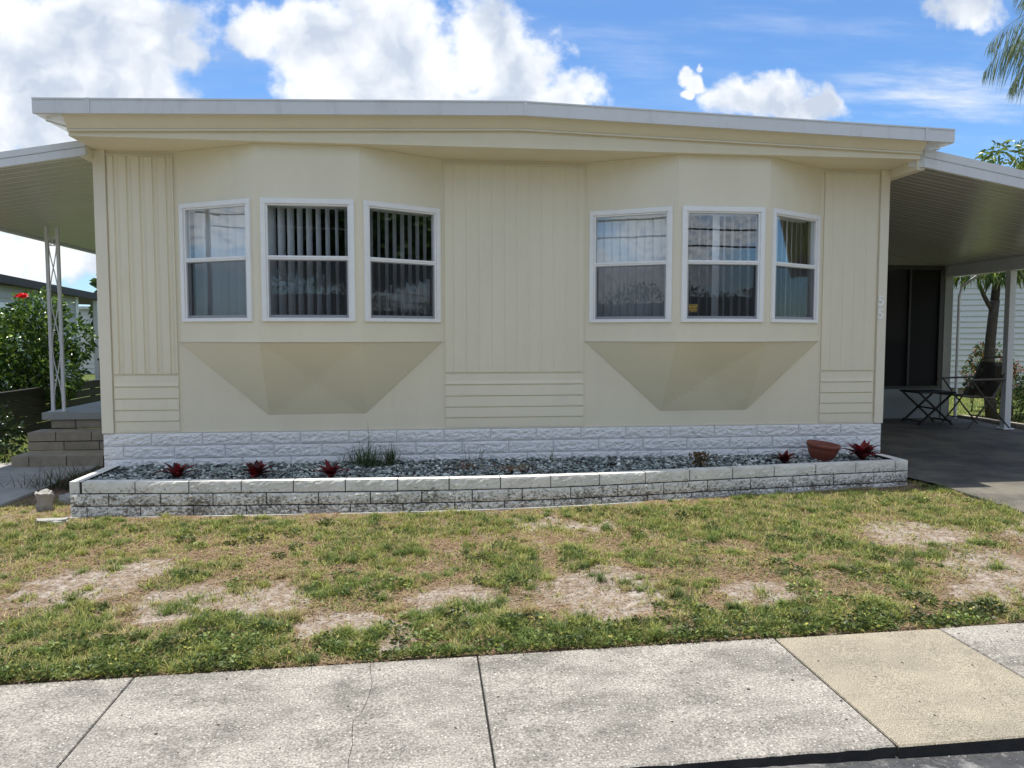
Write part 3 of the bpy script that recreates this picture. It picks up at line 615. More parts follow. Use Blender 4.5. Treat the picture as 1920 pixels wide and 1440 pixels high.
# planter wall
def stainmat():
    m = bpy.data.materials.new('weathered_white_block'); m.use_nodes = True; n = m.node_tree.nodes; l = m.node_tree.links; b = n['Principled BSDF']; b.inputs['Roughness'].default_value = .8
    tcn = n.new('ShaderNodeTexCoord'); sp = n.new('ShaderNodeSeparateXYZ'); l.new(tcn.outputs['Object'], sp.inputs[0])
    def nz(s, d, st=(1,1,1)):
        mp = n.new('ShaderNodeMapping'); mp.inputs['Scale'].default_value = st; l.new(tcn.outputs['Object'], mp.inputs[0])
        k = n.new('ShaderNodeTexNoise'); l.new(mp.outputs[0], k.inputs[0]); k.inputs['Scale'].default_value = s; k.inputs['Detail'].default_value = d; k.inputs['Roughness'].default_value = .7; return k.outputs['Fac']
    # mould grows from the damp foot upwards
    hr = n.new('ShaderNodeMapRange'); l.new(sp.outputs[2], hr.inputs[0]); hr.inputs[1].default_value = .12; hr.inputs[2].default_value = .37; hr.inputs[3].default_value = .19; hr.inputs[4].default_value = -.09
    ad = n.new('ShaderNodeMath'); ad.operation = 'ADD'; l.new(nz(40, 8, (1,1,1.5)), ad.inputs[0]); l.new(hr.outputs[0], ad.inputs[1])
    a2 = n.new('ShaderNodeMath'); a2.operation = 'MULTIPLY_ADD'; l.new(nz(3.5, 4), a2.inputs[0]); a2.inputs[1].default_value = .35; l.new(ad.outputs[0], a2.inputs[2])
    mr = n.new('ShaderNodeMapRange'); l.new(a2.outputs[0], mr.inputs[0]); mr.inputs[1].default_value = .80; mr.inputs[2].default_value = .93; mr.inputs[4].default_value = .88
    r = n.new('ShaderNodeValToRGB'); l.new(nz(5, 5), r.inputs[0]); r.color_ramp.elements[0].position = .4; r.color_ramp.elements[0].color = (.68,.66,.60,1); r.color_ramp.elements[1].position = .6; r.color_ramp.elements[1].color = (.84,.82,.76,1)
    mx = n.new('ShaderNodeMix'); mx.data_type = 'RGBA'; l.new(mr.outputs[0], mx.inputs[0]); l.new(r.outputs[0], mx.inputs[6]); mx.inputs[7].default_value = (.10,.085,.06,1)
    l.new(mx.outputs[2], b.inputs['Base Color'])
    bp = n.new('ShaderNodeBump'); l.new(nz(70, 5), bp.inputs['Height']); bp.inputs['Distance'].default_value = .005; bp.inputs['Strength'].default_value = .6; l.new(bp.outputs[0], b.inputs['Normal'])
    return m
M_plant = stainmat()
PATH = [(-2.80,6.27),(-1.35,6.155),(.16,6.085),(1.31,6.125),(2.785,6.315),(4.40,6.50)]
def catmull(P, n):
    P = [Vector(p) for p in P]; P = [P[0]*2-P[1]]+P+[P[-1]*2-P[-2]]; out = []
    for i in range(1, len(P)-2):
        for k in range(n):
            t = k/n; a, b, c, d = P[i-1:i+3]; out.append(.5*((2*b)+(c-a)*t+(2*a-5*b+4*c-d)*t*t+(3*b-3*c+d-a)*t**3))
    return out+[P[-2]]
CP = catmull(PATH, 12)
cum = [0]
for a, b in zip(CP[:-1], CP[1:]): cum.append(cum[-1]+(b-a).length)
def pathpt(s):
    s = min(max(s, 0), cum[-1])
    for i in range(len(CP)-1):
        if s <= cum[i+1]: return CP[i].lerp(CP[i+1], (s-cum[i])/(cum[i+1]-cum[i]))
    return CP[-1]
planter = empty('planter_wall', (.8, 6.1, .1), 'low curved planter wall of weathered white painted rough blocks with black mould', 'garden wall')
TW = .105; m = MB()
for c, off in enumerate((.09, .30, .13)):
    z = .40-(c+1)*.0995; s = 0; first = True
    if c == 0: s = TW-.01; off = .415
    while s < cum[-1]-.02:
        wd = off if first else .412*random.uniform(.985,1.015); first = False
        e = min(s+wd, cum[-1])
        if cum[-1]-e < .06: e = cum[-1]
        a, b = pathpt(s), pathpt(e); ex2 = (b-a).normalized(); ex = Vector((ex2.x, ex2.y, 0)); ny = Vector((ex2.y, -ex2.x, 0))
        zz = z+.0055
        rough_block(m, Vector((a.x, a.y, zz))+ex*.004, ex, ny, (b-a).length-.009, .0995-.010, TW-.012, s*5+c*11, (.003, .0065, .0075)[c], jit=.002)
        s = e
# end returns, left and right
for sx, nyv in ((-2.80, Vector((-1,0,0))), (4.40, Vector((1,0,0)))):
    ya = 6.27 if sx < 0 else 6.50
    for c in range(3):
        z = .40-(c+1)*.0995; y = ya+(0 if c == 0 else .1); 
        while y < HY-.03:
            wd = min(.40, HY-.022-y)
            if wd > .03:
                p = Vector((sx, y+wd-.004, z+.003)) if sx < 0 else Vector((sx, y+.004, z+.003))
                rough_block(m, p, Vector((0, -1 if sx < 0 else 1, 0)), nyv, wd-.008, .0935, TW-.012, y*7+c, .009, nx_=12)
            y += wd
m.build('block_course', M_plant, planter, fixn=False)
m = MB(); ins = .010; N_ = 40; top = []; 
for i in range(N_+1):
    p = pathpt(.01+(cum[-1]-.02)*i/N_); d = pathpt(.01+(cum[-1]-.02)*min(i+1,N_)/N_)-pathpt(.01+(cum[-1]-.02)*max(i-1,0)/N_); d.normalize(); nn = Vector((-d.y, d.x))
    top.append((p+nn*ins, p+nn*(TW-.02)))
vs = [(q.x, q.y, z) for (a, b) in top for (q, z) in ((a, .05), (a, .394), (b, .394), (b, .05))]
m.add(vs, [(4*i+k, 4*i+(k+1)%4, 4*i+4+(k+1)%4, 4*i+4+k) for i in range(N_) for k in range(4)])
m.box(-2.79, -2.71, 6.30, HY-.03, .05, .392); m.box(4.31, 4.39, 6.53, HY-.03, .05, .392)
m.build('mortar', M_mortar, planter, fixn=True)
# thin concrete footing showing in front
m = MB(); vs = []
for i in range(N_+1):
    p = pathpt(cum[-1]*i/N_); x = p.x; k = .045+.018*noise.noise(Vector((x*2.5, 0, 0))); zt2 = .118+.0075*(x+2.8)
    vs += [(x, p.y-k, zt2-.06), (x, p.y-k+.006, zt2), (x, p.y+.06, zt2+.004)]
m.add(vs, [(3*i+k, 3*i+k+1, 3*i+4+k, 3*i+3+k) for i in range(N_) for k in range(2)])
m.build('footing', M_conc, planter, fixn=False)

# gravel bed
def ico():
    import bmesh
    b = bmesh.new(); bmesh.ops.create_icosphere(b, subdivisions=1, radius=1); v = np.array([x.co[:] for x in b.verts]); f = np.array([[q.index for q in x.verts] for x in b.faces]); b.free(); return v, f
IV, IF = ico()
def stones(name, pts, smin, smax, pal, wts, material, parent=None, flat=.55):
    n = len(pts); nv = len(IV)
    sc = rng.uniform(smin, smax, (n, 1, 1))*rng.uniform(.6, 1.25, (n, 1, 3)); sc[:, :, 2] *= flat
    v = IV[None]*sc*rng.uniform(.78, 1.2, (n, nv, 1))
    a = rng.uniform(0, 2*np.pi, n); ca, sa = np.cos(a)[:, None], np.sin(a)[:, None]
    tl = rng.uniform(-.5, .5, (n, 1)); z = v[:, :, 2]+v[:, :, 0]*tl
    x = v[:, :, 0]*ca-v[:, :, 1]*sa; y = v[:, :, 0]*sa+v[:, :, 1]*ca
    V = np.stack([x, y, z], 2)+np.array(pts)[:, None, :]
    F = (IF[None]+np.arange(n)[:, None, None]*nv).reshape(-1, 3)
    c = np.array(pal)[rng.choice(len(pal), n, p=wts)]*rng.uniform(.75, 1.25, (n, 1)); c = np.repeat(c, len(IF), 0)
    return np_mesh(name, V.reshape(-1, 3), F, material, parent, cols=c)
M_stone = leafmat('pebble', rough=.6, trans=.0)
pts = []
while len(pts) < 9500:
    x = random.uniform(-2.72, 4.32); s = (x+2.8)/7.2*cum[-1]; yf = pathpt(s).y+.10; y = random.uniform(yf, HY-.015)
    pts.append((x, y, .355+.018*noise.noise(Vector((x*3, y*3, 0)))+.03*(y-yf)/.8+random.uniform(-.012, .012)))
m = MB(); m.box(-2.72, 4.32, 6.16, HY-.02, .1, .335); 
bed = [(p.x, p.y+.07) for p in CP]; m = MB(); m.prism([(x, y, .1) for x, y in bed]+[(4.3, HY-.02, .1), (-2.7, HY-.02, .1)], (0, 0, .235))
tag(m.build('bed_soil', mat('bed_soil', (.03,.028,.025), .95)), kind='structure')
gr = stones('gravel', pts, .010, .024, [(.14,.17,.16),(.27,.31,.29),(.46,.50,.47),(.70,.71,.68),(.05,.06,.06),(.32,.30,.25)], [.26,.27,.20,.10,.12,.05], M_stone)
tag(gr, 'grey green crushed stone filling the planter bed', 'gravel', kind='stuff')

# ------------------------------------------------------------ blades and leaves
def blades(P, h, w_, lean, az, curl, cols, name, material, parent=None):
    """P (n,3) bases; bent two-segment blades"""
    n = len(P); d = np.stack([np.cos(az), np.sin(az)], 1); s = np.stack([-d[:, 1], d[:, 0]], 1)
    def pt(t, off, wd):
        out = np.zeros((n, 3)); r = h*(np.sin(lean)*t+curl*t*t); z = h*(np.cos(lean)*t-.35*curl*t*t)
        out[:, :2] = P[:, :2]+d*r[:, None]+s*(off*wd)[:, None]; out[:, 2] = P[:, 2]+z; return out
    V = np.stack([pt(0, -.5, w_), pt(0, .5, w_), pt(.5, .42, w_), pt(.5, -.42, w_), pt(1, .0, w_)], 1).reshape(-1, 3)
    i = np.arange(n)[:, None]*5
    F = np.concatenate([i+np.array([[0, 1, 2]]), i+np.array([[0, 2, 3]]), i+np.array([[3, 2, 4]])], 1).reshape(-1, 3)
    return np_mesh(name, V, F, material, parent, cols=np.repeat(cols, 3, 0))
def leaves(P, D, ln, wd, cols, name, material, parent=None, fold=.18, droop=.25):
    """P (n,3) leaf bases, D (n,3) directions; folded pointed leaves"""
    n = len(P); D = D/np.linalg.norm(D, axis=1, keepdims=True)
    r = rng.normal(size=(n, 3)); r[:, 2] *= .4; S_ = np.cross(D, r); S_ /= np.linalg.norm(S_, axis=1, keepdims=True)+1e-9; U = np.cross(S_, D); U *= np.sign(U[:, 2:3]+1e-9)
    ln = ln[:, None]; wd = wd[:, None]
    def q(t, s, u, dz): return P+D*ln*t+S_*wd*s+U*wd*u-np.array([0, 0, 1])*ln*dz
    V = np.stack([q(0, 0, 0, 0), q(.35, -.5, fold, droop*.12), q(.4, 0, 0, droop*.15), q(.35, .5, fold, droop*.12), q(.72, -.36, fold*.7, droop*.5), q(.72, .36, fold*.7, droop*.5), q(1, 0, 0, droop)], 1).reshape(-1, 3)
    T = np.array([[0, 1, 2], [0, 2, 3], [1, 4, 2], [2, 5, 3], [2, 4, 6], [2, 6, 5]])
    F = (np.arange(n)[:, None, None]*7+T[None]).reshape(-1, 3)
    return np_mesh(name, V, F, material, parent, cols=np.repeat(cols, 6, 0), smooth=False)
def pal(n, cs, w_=None, j=.25):
    c = np.array(cs)[rng.choice(len(cs), n, p=w_)]; return c*rng.uniform(1-j, 1+j, (n, 1))

def on_lawn(x, y):
    if y < 3.525: return False
    if -4.72 < x < -3.5 and y < 9: return False
    if x > 4.62+max(0, (6.35-y)*.05): return False
    if -2.86 < x < 4.48:
        s = (x+2.8)/7.2*cum[-1]; return y < pathpt(s).y-.055-.02*abs(noise.noise(Vector((x*5, 0, 3))))
    return y < 6.9 if x > 0 else y < 7.2
GP, GH, GC, GW, GL_, = [], [], [], [], []
ncand = 0
while len(GP) < 175000 and ncand < 900000:
    ncand += 1
    y = 3.525+(7.0-3.525)*random.random()**1.15; x = random.uniform(-.80*y-.15, .98*y+.15)
    if not on_lawn(x, y): continue
    b_, n1 = bareness(x, y); gn = blob(x, y, GREEN, .6)
    n3 = noise.fractal(Vector((x*4.3+7, y*4.3, 1)), .7, 2, 4)
    far = min(1, max(0, (y-4.6)/.8))
    edge = 1 if y < 3.80 else 0
    n4 = noise.noise(Vector((x*13, y*13, 5))); dn = .42+.24*far+.28*gn+.85*n3*(1-.3*gn)+.75*n4-.16*edge-.80*b_*(1-.5*gn)
    if random.random() > dn*.80: 
        if random.random() < .42*(1-b_*.75):    # straw litter lying flat
            GP.append((x, y, gz(x, y)+.004)); GH.append(random.uniform(.02,.05)); GW.append(.0035); GL_.append((1.35,.1))
            c = random.uniform(.6, 1.2); GC.append((.42*c,.31*c,.185*c))
        continue
    tuft = max(0, n3)*.8+gn*.7+max(0, n4)*.9
    hh = random.uniform(.014, .030)+.034*tuft*random.random()+.01*edge*random.random()
    GP.append((x, y, gz(x, y)-.003)); GH.append(hh); GW.append(random.uniform(.0035, .006)); GL_.append((random.uniform(.1, 1.0), random.uniform(.1,.6)))
    u = random.random(); dry = .26-.22*gn+.15*far*random.random()-.2*n3
    if u < dry: c = random.uniform(.7,1.2); GC.append((.52*c,.43*c,.21*c))
    elif u < dry+.44+.25*far*(1-gn): c = random.uniform(.7,1.25); GC.append((.37*c,.38*c,.105*c))
    else: c = random.uniform(.5,1.2); GC.append((.15*c,.20*c,.055*c))
nt_ = 0
while nt_ < 1250:
    y = 3.55+(6.6-3.55)*random.random()**1.2; x = random.uniform(-.62*y-.1, .88*y+.1)
    if not on_lawn(x, y): continue
    b_, n1 = bareness(x, y); gn = blob(x, y, GREEN, .6); n3 = noise.fractal(Vector((x*4.3+7, y*4.3, 1)), .7, 2, 4)
    if random.random() > .16+.75*gn+.8*n3-.55*b_: continue
    nt_ += 1; rd_ = random.uniform(.015,.055); hh = random.uniform(.03,.062)*(1 if y > 4.4 else 1.15); u = random.random()
    bc = (.16,.23,.055) if u < .40 else ((.09,.14,.04) if u < .62 else ((.32,.34,.09) if u < .87 else (.40,.33,.15)))
    for _ in range(int(rd_*1500)+12):
        a = random.uniform(0, 6.283); q = random.gauss(0, rd_*.6); bx, by = x+math.cos(a)*q, y+math.sin(a)*q
        if not on_lawn(bx, by): continue
        GP.append((bx, by, gz(bx, by)-.003)); GH.append(hh*random.uniform(.55, 1.15)); GW.append(random.uniform(.003,.005)); GL_.append((random.uniform(.05,.9), random.uniform(.2,.8)))
        c = random.uniform(.6, 1.3); GC.append((bc[0]*c, bc[1]*c, bc[2]*c))
n = len(GP); GL_ = np.array(GL_)
gs = blades(np.array(GP), np.array(GH), np.array(GW), GL_[:, 0], rng.uniform(0, 2*np.pi, n), GL_[:, 1], np.array(GC), 'grass', M_grass)
tag(gs, 'patchy green and straw coloured lawn between the sidewalk and the planter', 'grass', kind='stuff')
# broad leaved weeds along the pavement
P_, D_, l_, c_ = [], [], [], []
while len(P_) < 9000:
    y = 3.50+random.random()**1.4*2.6; x = random.uniform(-.62*y-.1, .86*y)
    if not on_lawn(x, y): continue
    b_, n1 = bareness(x, y); k = noise.fractal(Vector((x*3.2, y*3.2, 8)), .7, 2, 3)
    if random.random() > (.09 if y > 3.85 else .30)+k*1.4-b_+.35*blob(x, y, GREEN, .5)*(y < 4.3): continue
    a = random.uniform(0, 6.28); P_.append((x, y, gz(x, y)+random.uniform(.002,.035)*(1+.8*max(0, k)))); D_.append((math.cos(a), math.sin(a), random.uniform(-.1,.9))); l_.append(random.uniform(.010,.024))
    u = random.random()
    c = random.uniform(.6, 1.2); c_.append((.36*c,.38*c,.07*c) if u < .16 else ((.10*c,.15*c,.04*c) if u < .6 else (.22*c,.28*c,.07*c)))
nc = 0
while nc < 230:
    y = 3.53+random.random()**1.7*2.4; x = random.uniform(-.62*y-.1, .86*y)
    b_, n1 = bareness(x, y)
    if not on_lawn(x, y) or random.random() > (.75 if y < 3.95 else .22)-.6*b_: continue
    nc += 1; rd_ = random.uniform(.03, .085); hh = random.uniform(.025, .06); u = random.random(); bc = (.11,.15,.045) if u < .5 else ((.20,.26,.07) if u < .8 else (.075,.10,.035))
    for _ in range(int(rd_*1500)):
        a = random.uniform(0, 6.283); q = rd_*random.random()**.6; bx, by = x+math.cos(a)*q, y+math.sin(a)*q
        if not on_lawn(bx, by+.02): continue
        P_.append((bx, by, gz(bx, by)+hh*random.random()*(1-.6*q/rd_))); a2 = a+random.gauss(0, .8); D_.append((math.cos(a2), math.sin(a2), random.uniform(0, 1.0))); l_.append(random.uniform(.014, .032))
        c = random.uniform(.55, 1.4); c_.append((bc[0]*c, bc[1]*c, bc[2]*c) if random.random() > .08 else (.45*c,.42*c,.10*c))
l_ = np.array(l_)
o = leaves(np.array(P_), np.array(D_), l_, l_*.48, np.array(c_), 'ground_weeds', M_leaf); tag(o, 'small broad leaved weeds along the sidewalk edge', 'weeds', kind='stuff')
# side yards: grass left of the steps and right behind the carport
P_ = []
while len(P_) < 30000:
    if random.random() < .5: x, y = random.uniform(-9.5, -4.75), random.uniform(6.5, 14)
    else: x, y = random.uniform(8.0, 14), random.uniform(9, 15.5)
    P_.append((x, y, gz(x, y)))
n = len(P_)
o = blades(np.array(P_), rng.uniform(.03,.07,n), np.full(n,.012), rng.uniform(.1,.9,n), rng.uniform(0,6.28,n), rng.uniform(.1,.5,n), pal(n, [(.28,.33,.06),(.16,.24,.05),(.4,.38,.15)]), 'side_grass', M_grass)
tag(o, 'sunlit grass of the side yards beyond steps and carport', 'grass', kind='stuff')

# small debris on the pavement
P_ = []
for _ in range(95): x = random.uniform(-2.3, 3.2); P_.append((x, random.uniform(2.65, 3.5), zs(x)+.001))
o = stones('debris', P_, .002, .0075, [(.05,.045,.03),(.12,.09,.05)], [.7,.3], M_stone, flat=.25); tag(o, 'dark twig and leaf crumbs scattered on the sidewalk', 'debris', kind='stuff')

P_ = []
for _ in range(500): x = random.uniform(.2, 3.4); P_.append((x, WALK_Y0-.01-abs(random.gauss(0, .035)), .004))
o = stones('gutter_grit', P_, .0015, .0035, [(.22,.21,.19),(.12,.11,.10),(.3,.29,.27)], [.4,.4,.2], M_stone, flat=.6); tag(o, 'loose grit lying along the foot of the kerb', 'grit', kind='stuff')
n = 260; P_ = []
while len(P_) < n:
    y = random.uniform(3.55, 6.2); x = random.uniform(-.62*y, .88*y)
    if on_lawn(x, y): P_.append((x, y, gz(x, y)+.006))
o = leaves(np.array(P_), np.stack([rng.normal(size=n), rng.normal(size=n), rng.uniform(-.1,.3,n)], 1), rng.uniform(.02,.05,n), rng.uniform(.008,.018,n), pal(n, [(.35,.20,.10),(.45,.33,.2),(.2,.12,.07)]), 'leaf_litter', M_leaf); tag(o, 'curled brown dead leaves scattered over the lawn', 'leaf litter', kind='stuff')
# bromeliads
def bromeliad(x, y, z, s, label, n=22, dark=False):
    P = np.tile(np.array([[x, y, z]]), (n, 1)); az = np.arange(n)*2.4+rng.uniform(-.3,.3,n); tl = np.linspace(.10, 1.0, n)
    nseg = 5; V = []; F = []; C = []
    for i in range(n):
        L_ = s*random.uniform(.75, 1.1)*(.75+.25*min(1, tl[i])); a = az[i]; d = Vector((math.cos(a), math.sin(a), 0)); sd = Vector((-d.y, d.x, 0)); p = Vector((x, y, z))+d*.008; th = tl[i]*.85; b = len(V)
        for k in range(nseg+1):
            t = k/nseg; wdt = s*.20*(1-t**2.2)*(.6+.8*min(t*3, 1))*.6+.001
            V += [p-sd*wdt+Vector((0,0,wdt*.35)), p, p+sd*wdt+Vector((0,0,wdt*.35))]
            p = p+(d*math.sin(th)+Vector((0,0,math.cos(th))))*(L_/nseg); th += .16+.10*tl[i]
        cc = random.choice([(.17,.010,.016),(.10,.008,.013),(.25,.02,.022),(.06,.012,.012)])
        for k in range(nseg):
            for q in (0, 1): F.append((b+3*k+q, b+3*k+q+1, b+3*k+4+q, b+3*k+3+q)); C.append([c*random.uniform(.8,1.2) for c in cc])
    root = np_mesh('bromeliad', np.array([tuple(v) for v in V]), np.array(F), M_petal, cols=np.array(C), smooth=True)
    # put origin at base
    root.data.transform(Matrix.Translation((-x, -y, -z))); root.location = (x, y, z)
    return tag(root, label, 'bromeliad', 'red bromeliads planted in the gravel bed')
bromeliad(-2.06, 6.52, .365, .20, 'leftmost dark red bromeliad in the gravel, lopsided', 14)
bromeliad(-1.41, 6.44, .365, .205, 'full dark red bromeliad, second from the left end of the planter', 24)
bromeliad(-.80, 6.40, .365, .20, 'dark red bromeliad nearest the tall green weeds', 16)
bromeliad(3.26, 6.62, .37, .165, 'small red bromeliad left of the terracotta bowl', 16)
bromeliad(4.07, 6.70, .375, .25, 'largest red bromeliad at the right end beside the terracotta bowl', 28)
# terracotta bowl, tipped a little
m = MB(); m.lathe([(0,0),(.085,0),(.088,.012),(.125,.07),(.148,.13),(.152,.15),(.160,.152),(.162,.185),(.150,.187),(.142,.155),(.12,.09),(.08,.03),(0,.025)], 40)
bowl = m.build('plant_pot', M_terra, smooth=True); bowl.location = (3.715, 6.80, .35); bowl.rotation_euler = (R(4), R(6), 0); bowl.scale = (.95, .95, .95)
tag(bowl, 'empty terracotta bowl pot tilted on the gravel bed', 'plant pot')
# weeds in the bed
def tuft(name, x, y, z, n, hmin, hmax, spread, cs, label, cat, w_=.005, lean=(.05, .6), grp=None):
    P = np.stack([rng.normal(0, spread, n), rng.normal(0, spread*.6, n), np.zeros(n)], 1)
    o = blades(P, rng.uniform(hmin, hmax, n), np.full(n, w_), rng.uniform(*lean, n), rng.uniform(0, 6.28, n), rng.uniform(.05, .5, n), pal(n, cs), name, M_grass)
    o.location = (x, y, z); return tag(o, label, cat, grp)
GRN = [(.07,.12,.035),(.11,.16,.05),(.05,.08,.03)]
tuft('weed_tuft', -.56, 6.86, .37, 230, .10, .26, .10, GRN, 'bushy green grass weed against the white skirting', 'weed')
tuft('weed_tuft', -.52, 6.90, .37, 16, .28, .48, .06, GRN, 'tall seeding stalks rising out of the bushy green weed', 'weed', .004, (.02, .35))
tuft('weed_tuft', -.33, 6.88, .37, 80, .12, .30, .03, GRN, 'narrow upright green weed right of the bushy weed', 'weed', .005, (.02, .22))
tuft('weed_tuft', .44, 6.88, .37, 12, .14, .30, .05, [(.12,.11,.07),(.09,.10,.05)], 'thin wiry weed stalks left of the planter middle', 'weed', .004, (.1, .7))
tuft('weed_tuft', 1.12, 6.93, .38, 18, .08, .20, .05, GRN, 'small spindly weed with slanting stalk right of the planter middle', 'weed', .0045, (.2, .9))
tuft('dry_plant', .36, 6.62, .37, 70, .05, .12, .06, [(.30,.18,.13),(.2,.15,.09)], 'low brown withered plant in gravel near the thin stalks', 'plant')
# creeping brown plant and dry upright clump
n = 240; P = np.stack([rng.normal(.74, .11, n), rng.normal(6.55, .07, n), rng.uniform(.375, .40, n)], 1); D = np.stack([rng.normal(size=n), rng.normal(size=n), rng.uniform(0, .6, n)], 1)
o = leaves(P, D, rng.uniform(.015,.035,n), rng.uniform(.008,.016,n), pal(n, [(.36,.20,.14),(.25,.15,.1),(.2,.22,.08),(.42,.28,.2)]), 'creeping_plant', M_leaf); tag(o, 'flat reddish brown creeping plant in the middle of the gravel', 'plant')
n = 170; P = np.stack([rng.normal(2.43, .045, n), rng.normal(6.56, .04, n), rng.uniform(.37, .48, n)], 1); D = np.stack([rng.normal(size=n)*.4, rng.normal(size=n)*.4, rng.uniform(.4, 1, n)], 1)
o = leaves(P, D, rng.uniform(.03,.06,n), rng.uniform(.012,.022,n), pal(n, [(.16,.10,.05),(.12,.11,.05),(.24,.15,.08)]), 'dry_plant', M_leaf); tag(o, 'brown half dead upright plant near the right third of the bed', 'plant')

# broken concrete by the left end of the planter
def rock(name, x, y, z, sx, sy, sz, label, rot=0, seed=0, tilt=0):
    import bmesh
    b = bmesh.new(); bmesh.ops.create_cube(b, size=1); bmesh.ops.subdivide_edges(b, edges=b.edges, cuts=5, use_grid_fill=True)
    for v in b.verts:
        k = noise.fractal(v.co*2.3+Vector((seed, 0, 0)), .8, 2, 3); v.co *= 1+.30*k+.06*noise.noise(v.co*9); v.co.x *= sx; v.co.y *= sy; v.co.z *= sz
    me = bpy.data.meshes.new(name); b.to_mesh(me); b.free(); me.materials.append(M_conc)
    o = bpy.data.objects.new(name, me); COL.objects.link(o); o.location = (x, y, z); o.rotation_euler = (tilt, 0, rot)
    return tag(o, label, 'rubble')
rock('concrete_chunk', -3.12, 6.55, .17, .11, .09, .20, 'upright lump of broken pale concrete left of the planter wall', .3, 1, .2)
rock('concrete_chunk', -2.86, 6.10, .12, .20, .09, .05, 'flat concrete shard lying in the grass at the planter corner', .2, 5)
rock('concrete_chunk', -3.0, 6.85, .14, .22, .14, .08, 'brownish concrete rubble piece behind the upright lump', -.4, 9)

# ------------------------------------------------------------ pan roofs, posts
def panroof(name, parent, xa, za, xb, zb, y0, y1, pitch, ribh, mats, th=.07):
    """pans run in X from (xa,za) to (xb,zb); profile repeats in Y"""
    prof = []; y = y0
    while y < y1-.01:
        prof += [(y, 0), (y+pitch*.40, 0), (y+pitch*.44, ribh*.45), (y+pitch*.50, ribh*.45), (y+pitch*.54, 0), (y+pitch*.90, 0), (y+pitch*.93, ribh), (y+pitch*.98, ribh)]; y += pitch
    prof.append((y, 0)); n = len(prof); m = MB()
    vs = [(x, yy, z+dz) for x, z in ((xa, za), (xb, zb)) for yy, dz in prof]; m.add(vs, [(i, i+1, n+i+1, n+i) for i in range(n-1)])
    m.add([(xa,y0,za+th),(xb,y0,zb+th),(xb,y,zb+th),(xa,y,za+th)], [(0,1,2,3)])
    return m.build(name, mats, parent, fixn=False)
def edge_fascia(parent, a, b, H, name='front_fascia', lip=.02, mt=None):
    a = Vector(a); b = Vector(b); m = MB()
    prof = [(0, .0), (0, -H*.42), (.012, -H*.46), (0, -H*.5), (0, -H), (.03, -H-.002), (.03, -H+.008), (.06, -H+.008), (.06, 0)]
    n = len(prof); d = (b-a).normalized(); sd = Vector((0, 0, 1)).cross(d).normalized()
    if sd.y < 0 or (abs(sd.y) < .1 and False): sd = -sd
    vs = [p+sd*o_+Vector((0, 0, dz)) for p in (a, b) for o_, dz in prof]
    m.add(vs, [(i, (i+1)%n, n+(i+1)%n, n+i) for i in range(n)]+[tuple(range(n)), tuple(range(n, 2*n))]); return m.build(name, mt or M_white, parent)
# left porch awning
AX0, AX1 = -4.72, HX0-.002; AZ0, AZ1 = 2.745, 3.075
aw = empty('porch_awning', (-3.8, 6.88, .1), 'white sloping metal awning on the left side of the house over the porch steps', 'awning')
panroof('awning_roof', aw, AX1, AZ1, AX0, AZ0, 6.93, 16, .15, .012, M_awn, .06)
edge_fascia(aw, (AX0, 6.88, AZ0+.11), (AX1, 6.88, AZ1+.115), .125)
m = MB(); m.box(AX0-.05, AX0-.002, 6.88, 16, AZ0-.03, AZ0+.10); m.build('gutter', M_white, aw, bevel=.005)
m = MB(); m.box(HX0-.07, HX0-.003, 6.93, 16, 3.06, 3.30); m.build('flashing', M_wall2, aw)
# ornamental iron post
px, py, pz0, pz1 = -4.29, 9.42, .655, 2.80
m = MB()
for s in (-1, 1): m.box(px+s*.06-.016, px+s*.06+.016, py-.016, py+.016, pz0, pz1)
m.box(px-.10, px+.10, py-.03, py+.03, pz0-.001, pz0+.008); m.build('post', M_white, aw)
m = MB()
for ph in (0, 1):
    pts = [(px+(1 if ph else -1)*.043*math.cos(t*math.pi/ .62), py, pz0+.12+t) for t in np.arange(0, 1.93, .06)]
    m.tube(pts, .006, 6)
for z in (pz1-.12, pz1-.22): m.bar((px-.05, py, z), (px+.05, py, z), .01)
for sz in (-1, 1):
    m.tube([(px+.022*math.cos(a)+sz*.022, py, pz1-.17+.04*math.sin(a)) for a in np.linspace(0, 6.28, 12)], .005, 6)
m.build('scroll_work', M_white, aw)

# porch steps
stp = empty('porch_steps', (-3.6, 9, .1), 'grey block porch steps and painted landing under the awning', 'steps')
m = MB(); m.box(-4.44, HX0-.02, 9.33, 13.5, .565, .65); m.build('landing', M_landing, stp, bevel=.006)
def brickstep(x0, x1, y0, y1, z0, z1, rows, name='step'):
    m = MB(); rh = (z1-z0)/rows; 
    for r_ in range(rows):
        x = x0; off = random.uniform(.15, .4)
        while x < x1-.01:
            wd = min(off, x1-x); m.box(x+.005, x+wd-.005, y0, y0+.1, z0+r_*rh+.006, z0+(r_+1)*rh-(.006 if r_ < rows-1 else 0)); x += wd; off = .38
    m.box(x0+.012, x1-.005, y0+.012, y1, z0, z1-.006, 1); m.box(x0, x1, y0+.1, y1, z1-.02, z1-.0005)
    return m.build(name, [M_step, M_dark], stp)
brickstep(-4.36, HX0-.02, 9.37, 13.4, .46, .563, 1, 'riser')
brickstep(-4.46, HX0-.02, 9.03, 9.37, .25, .455, 2)
brickstep(-4.42, HX0-.02, 8.60, 9.03, .0, .25, 2)

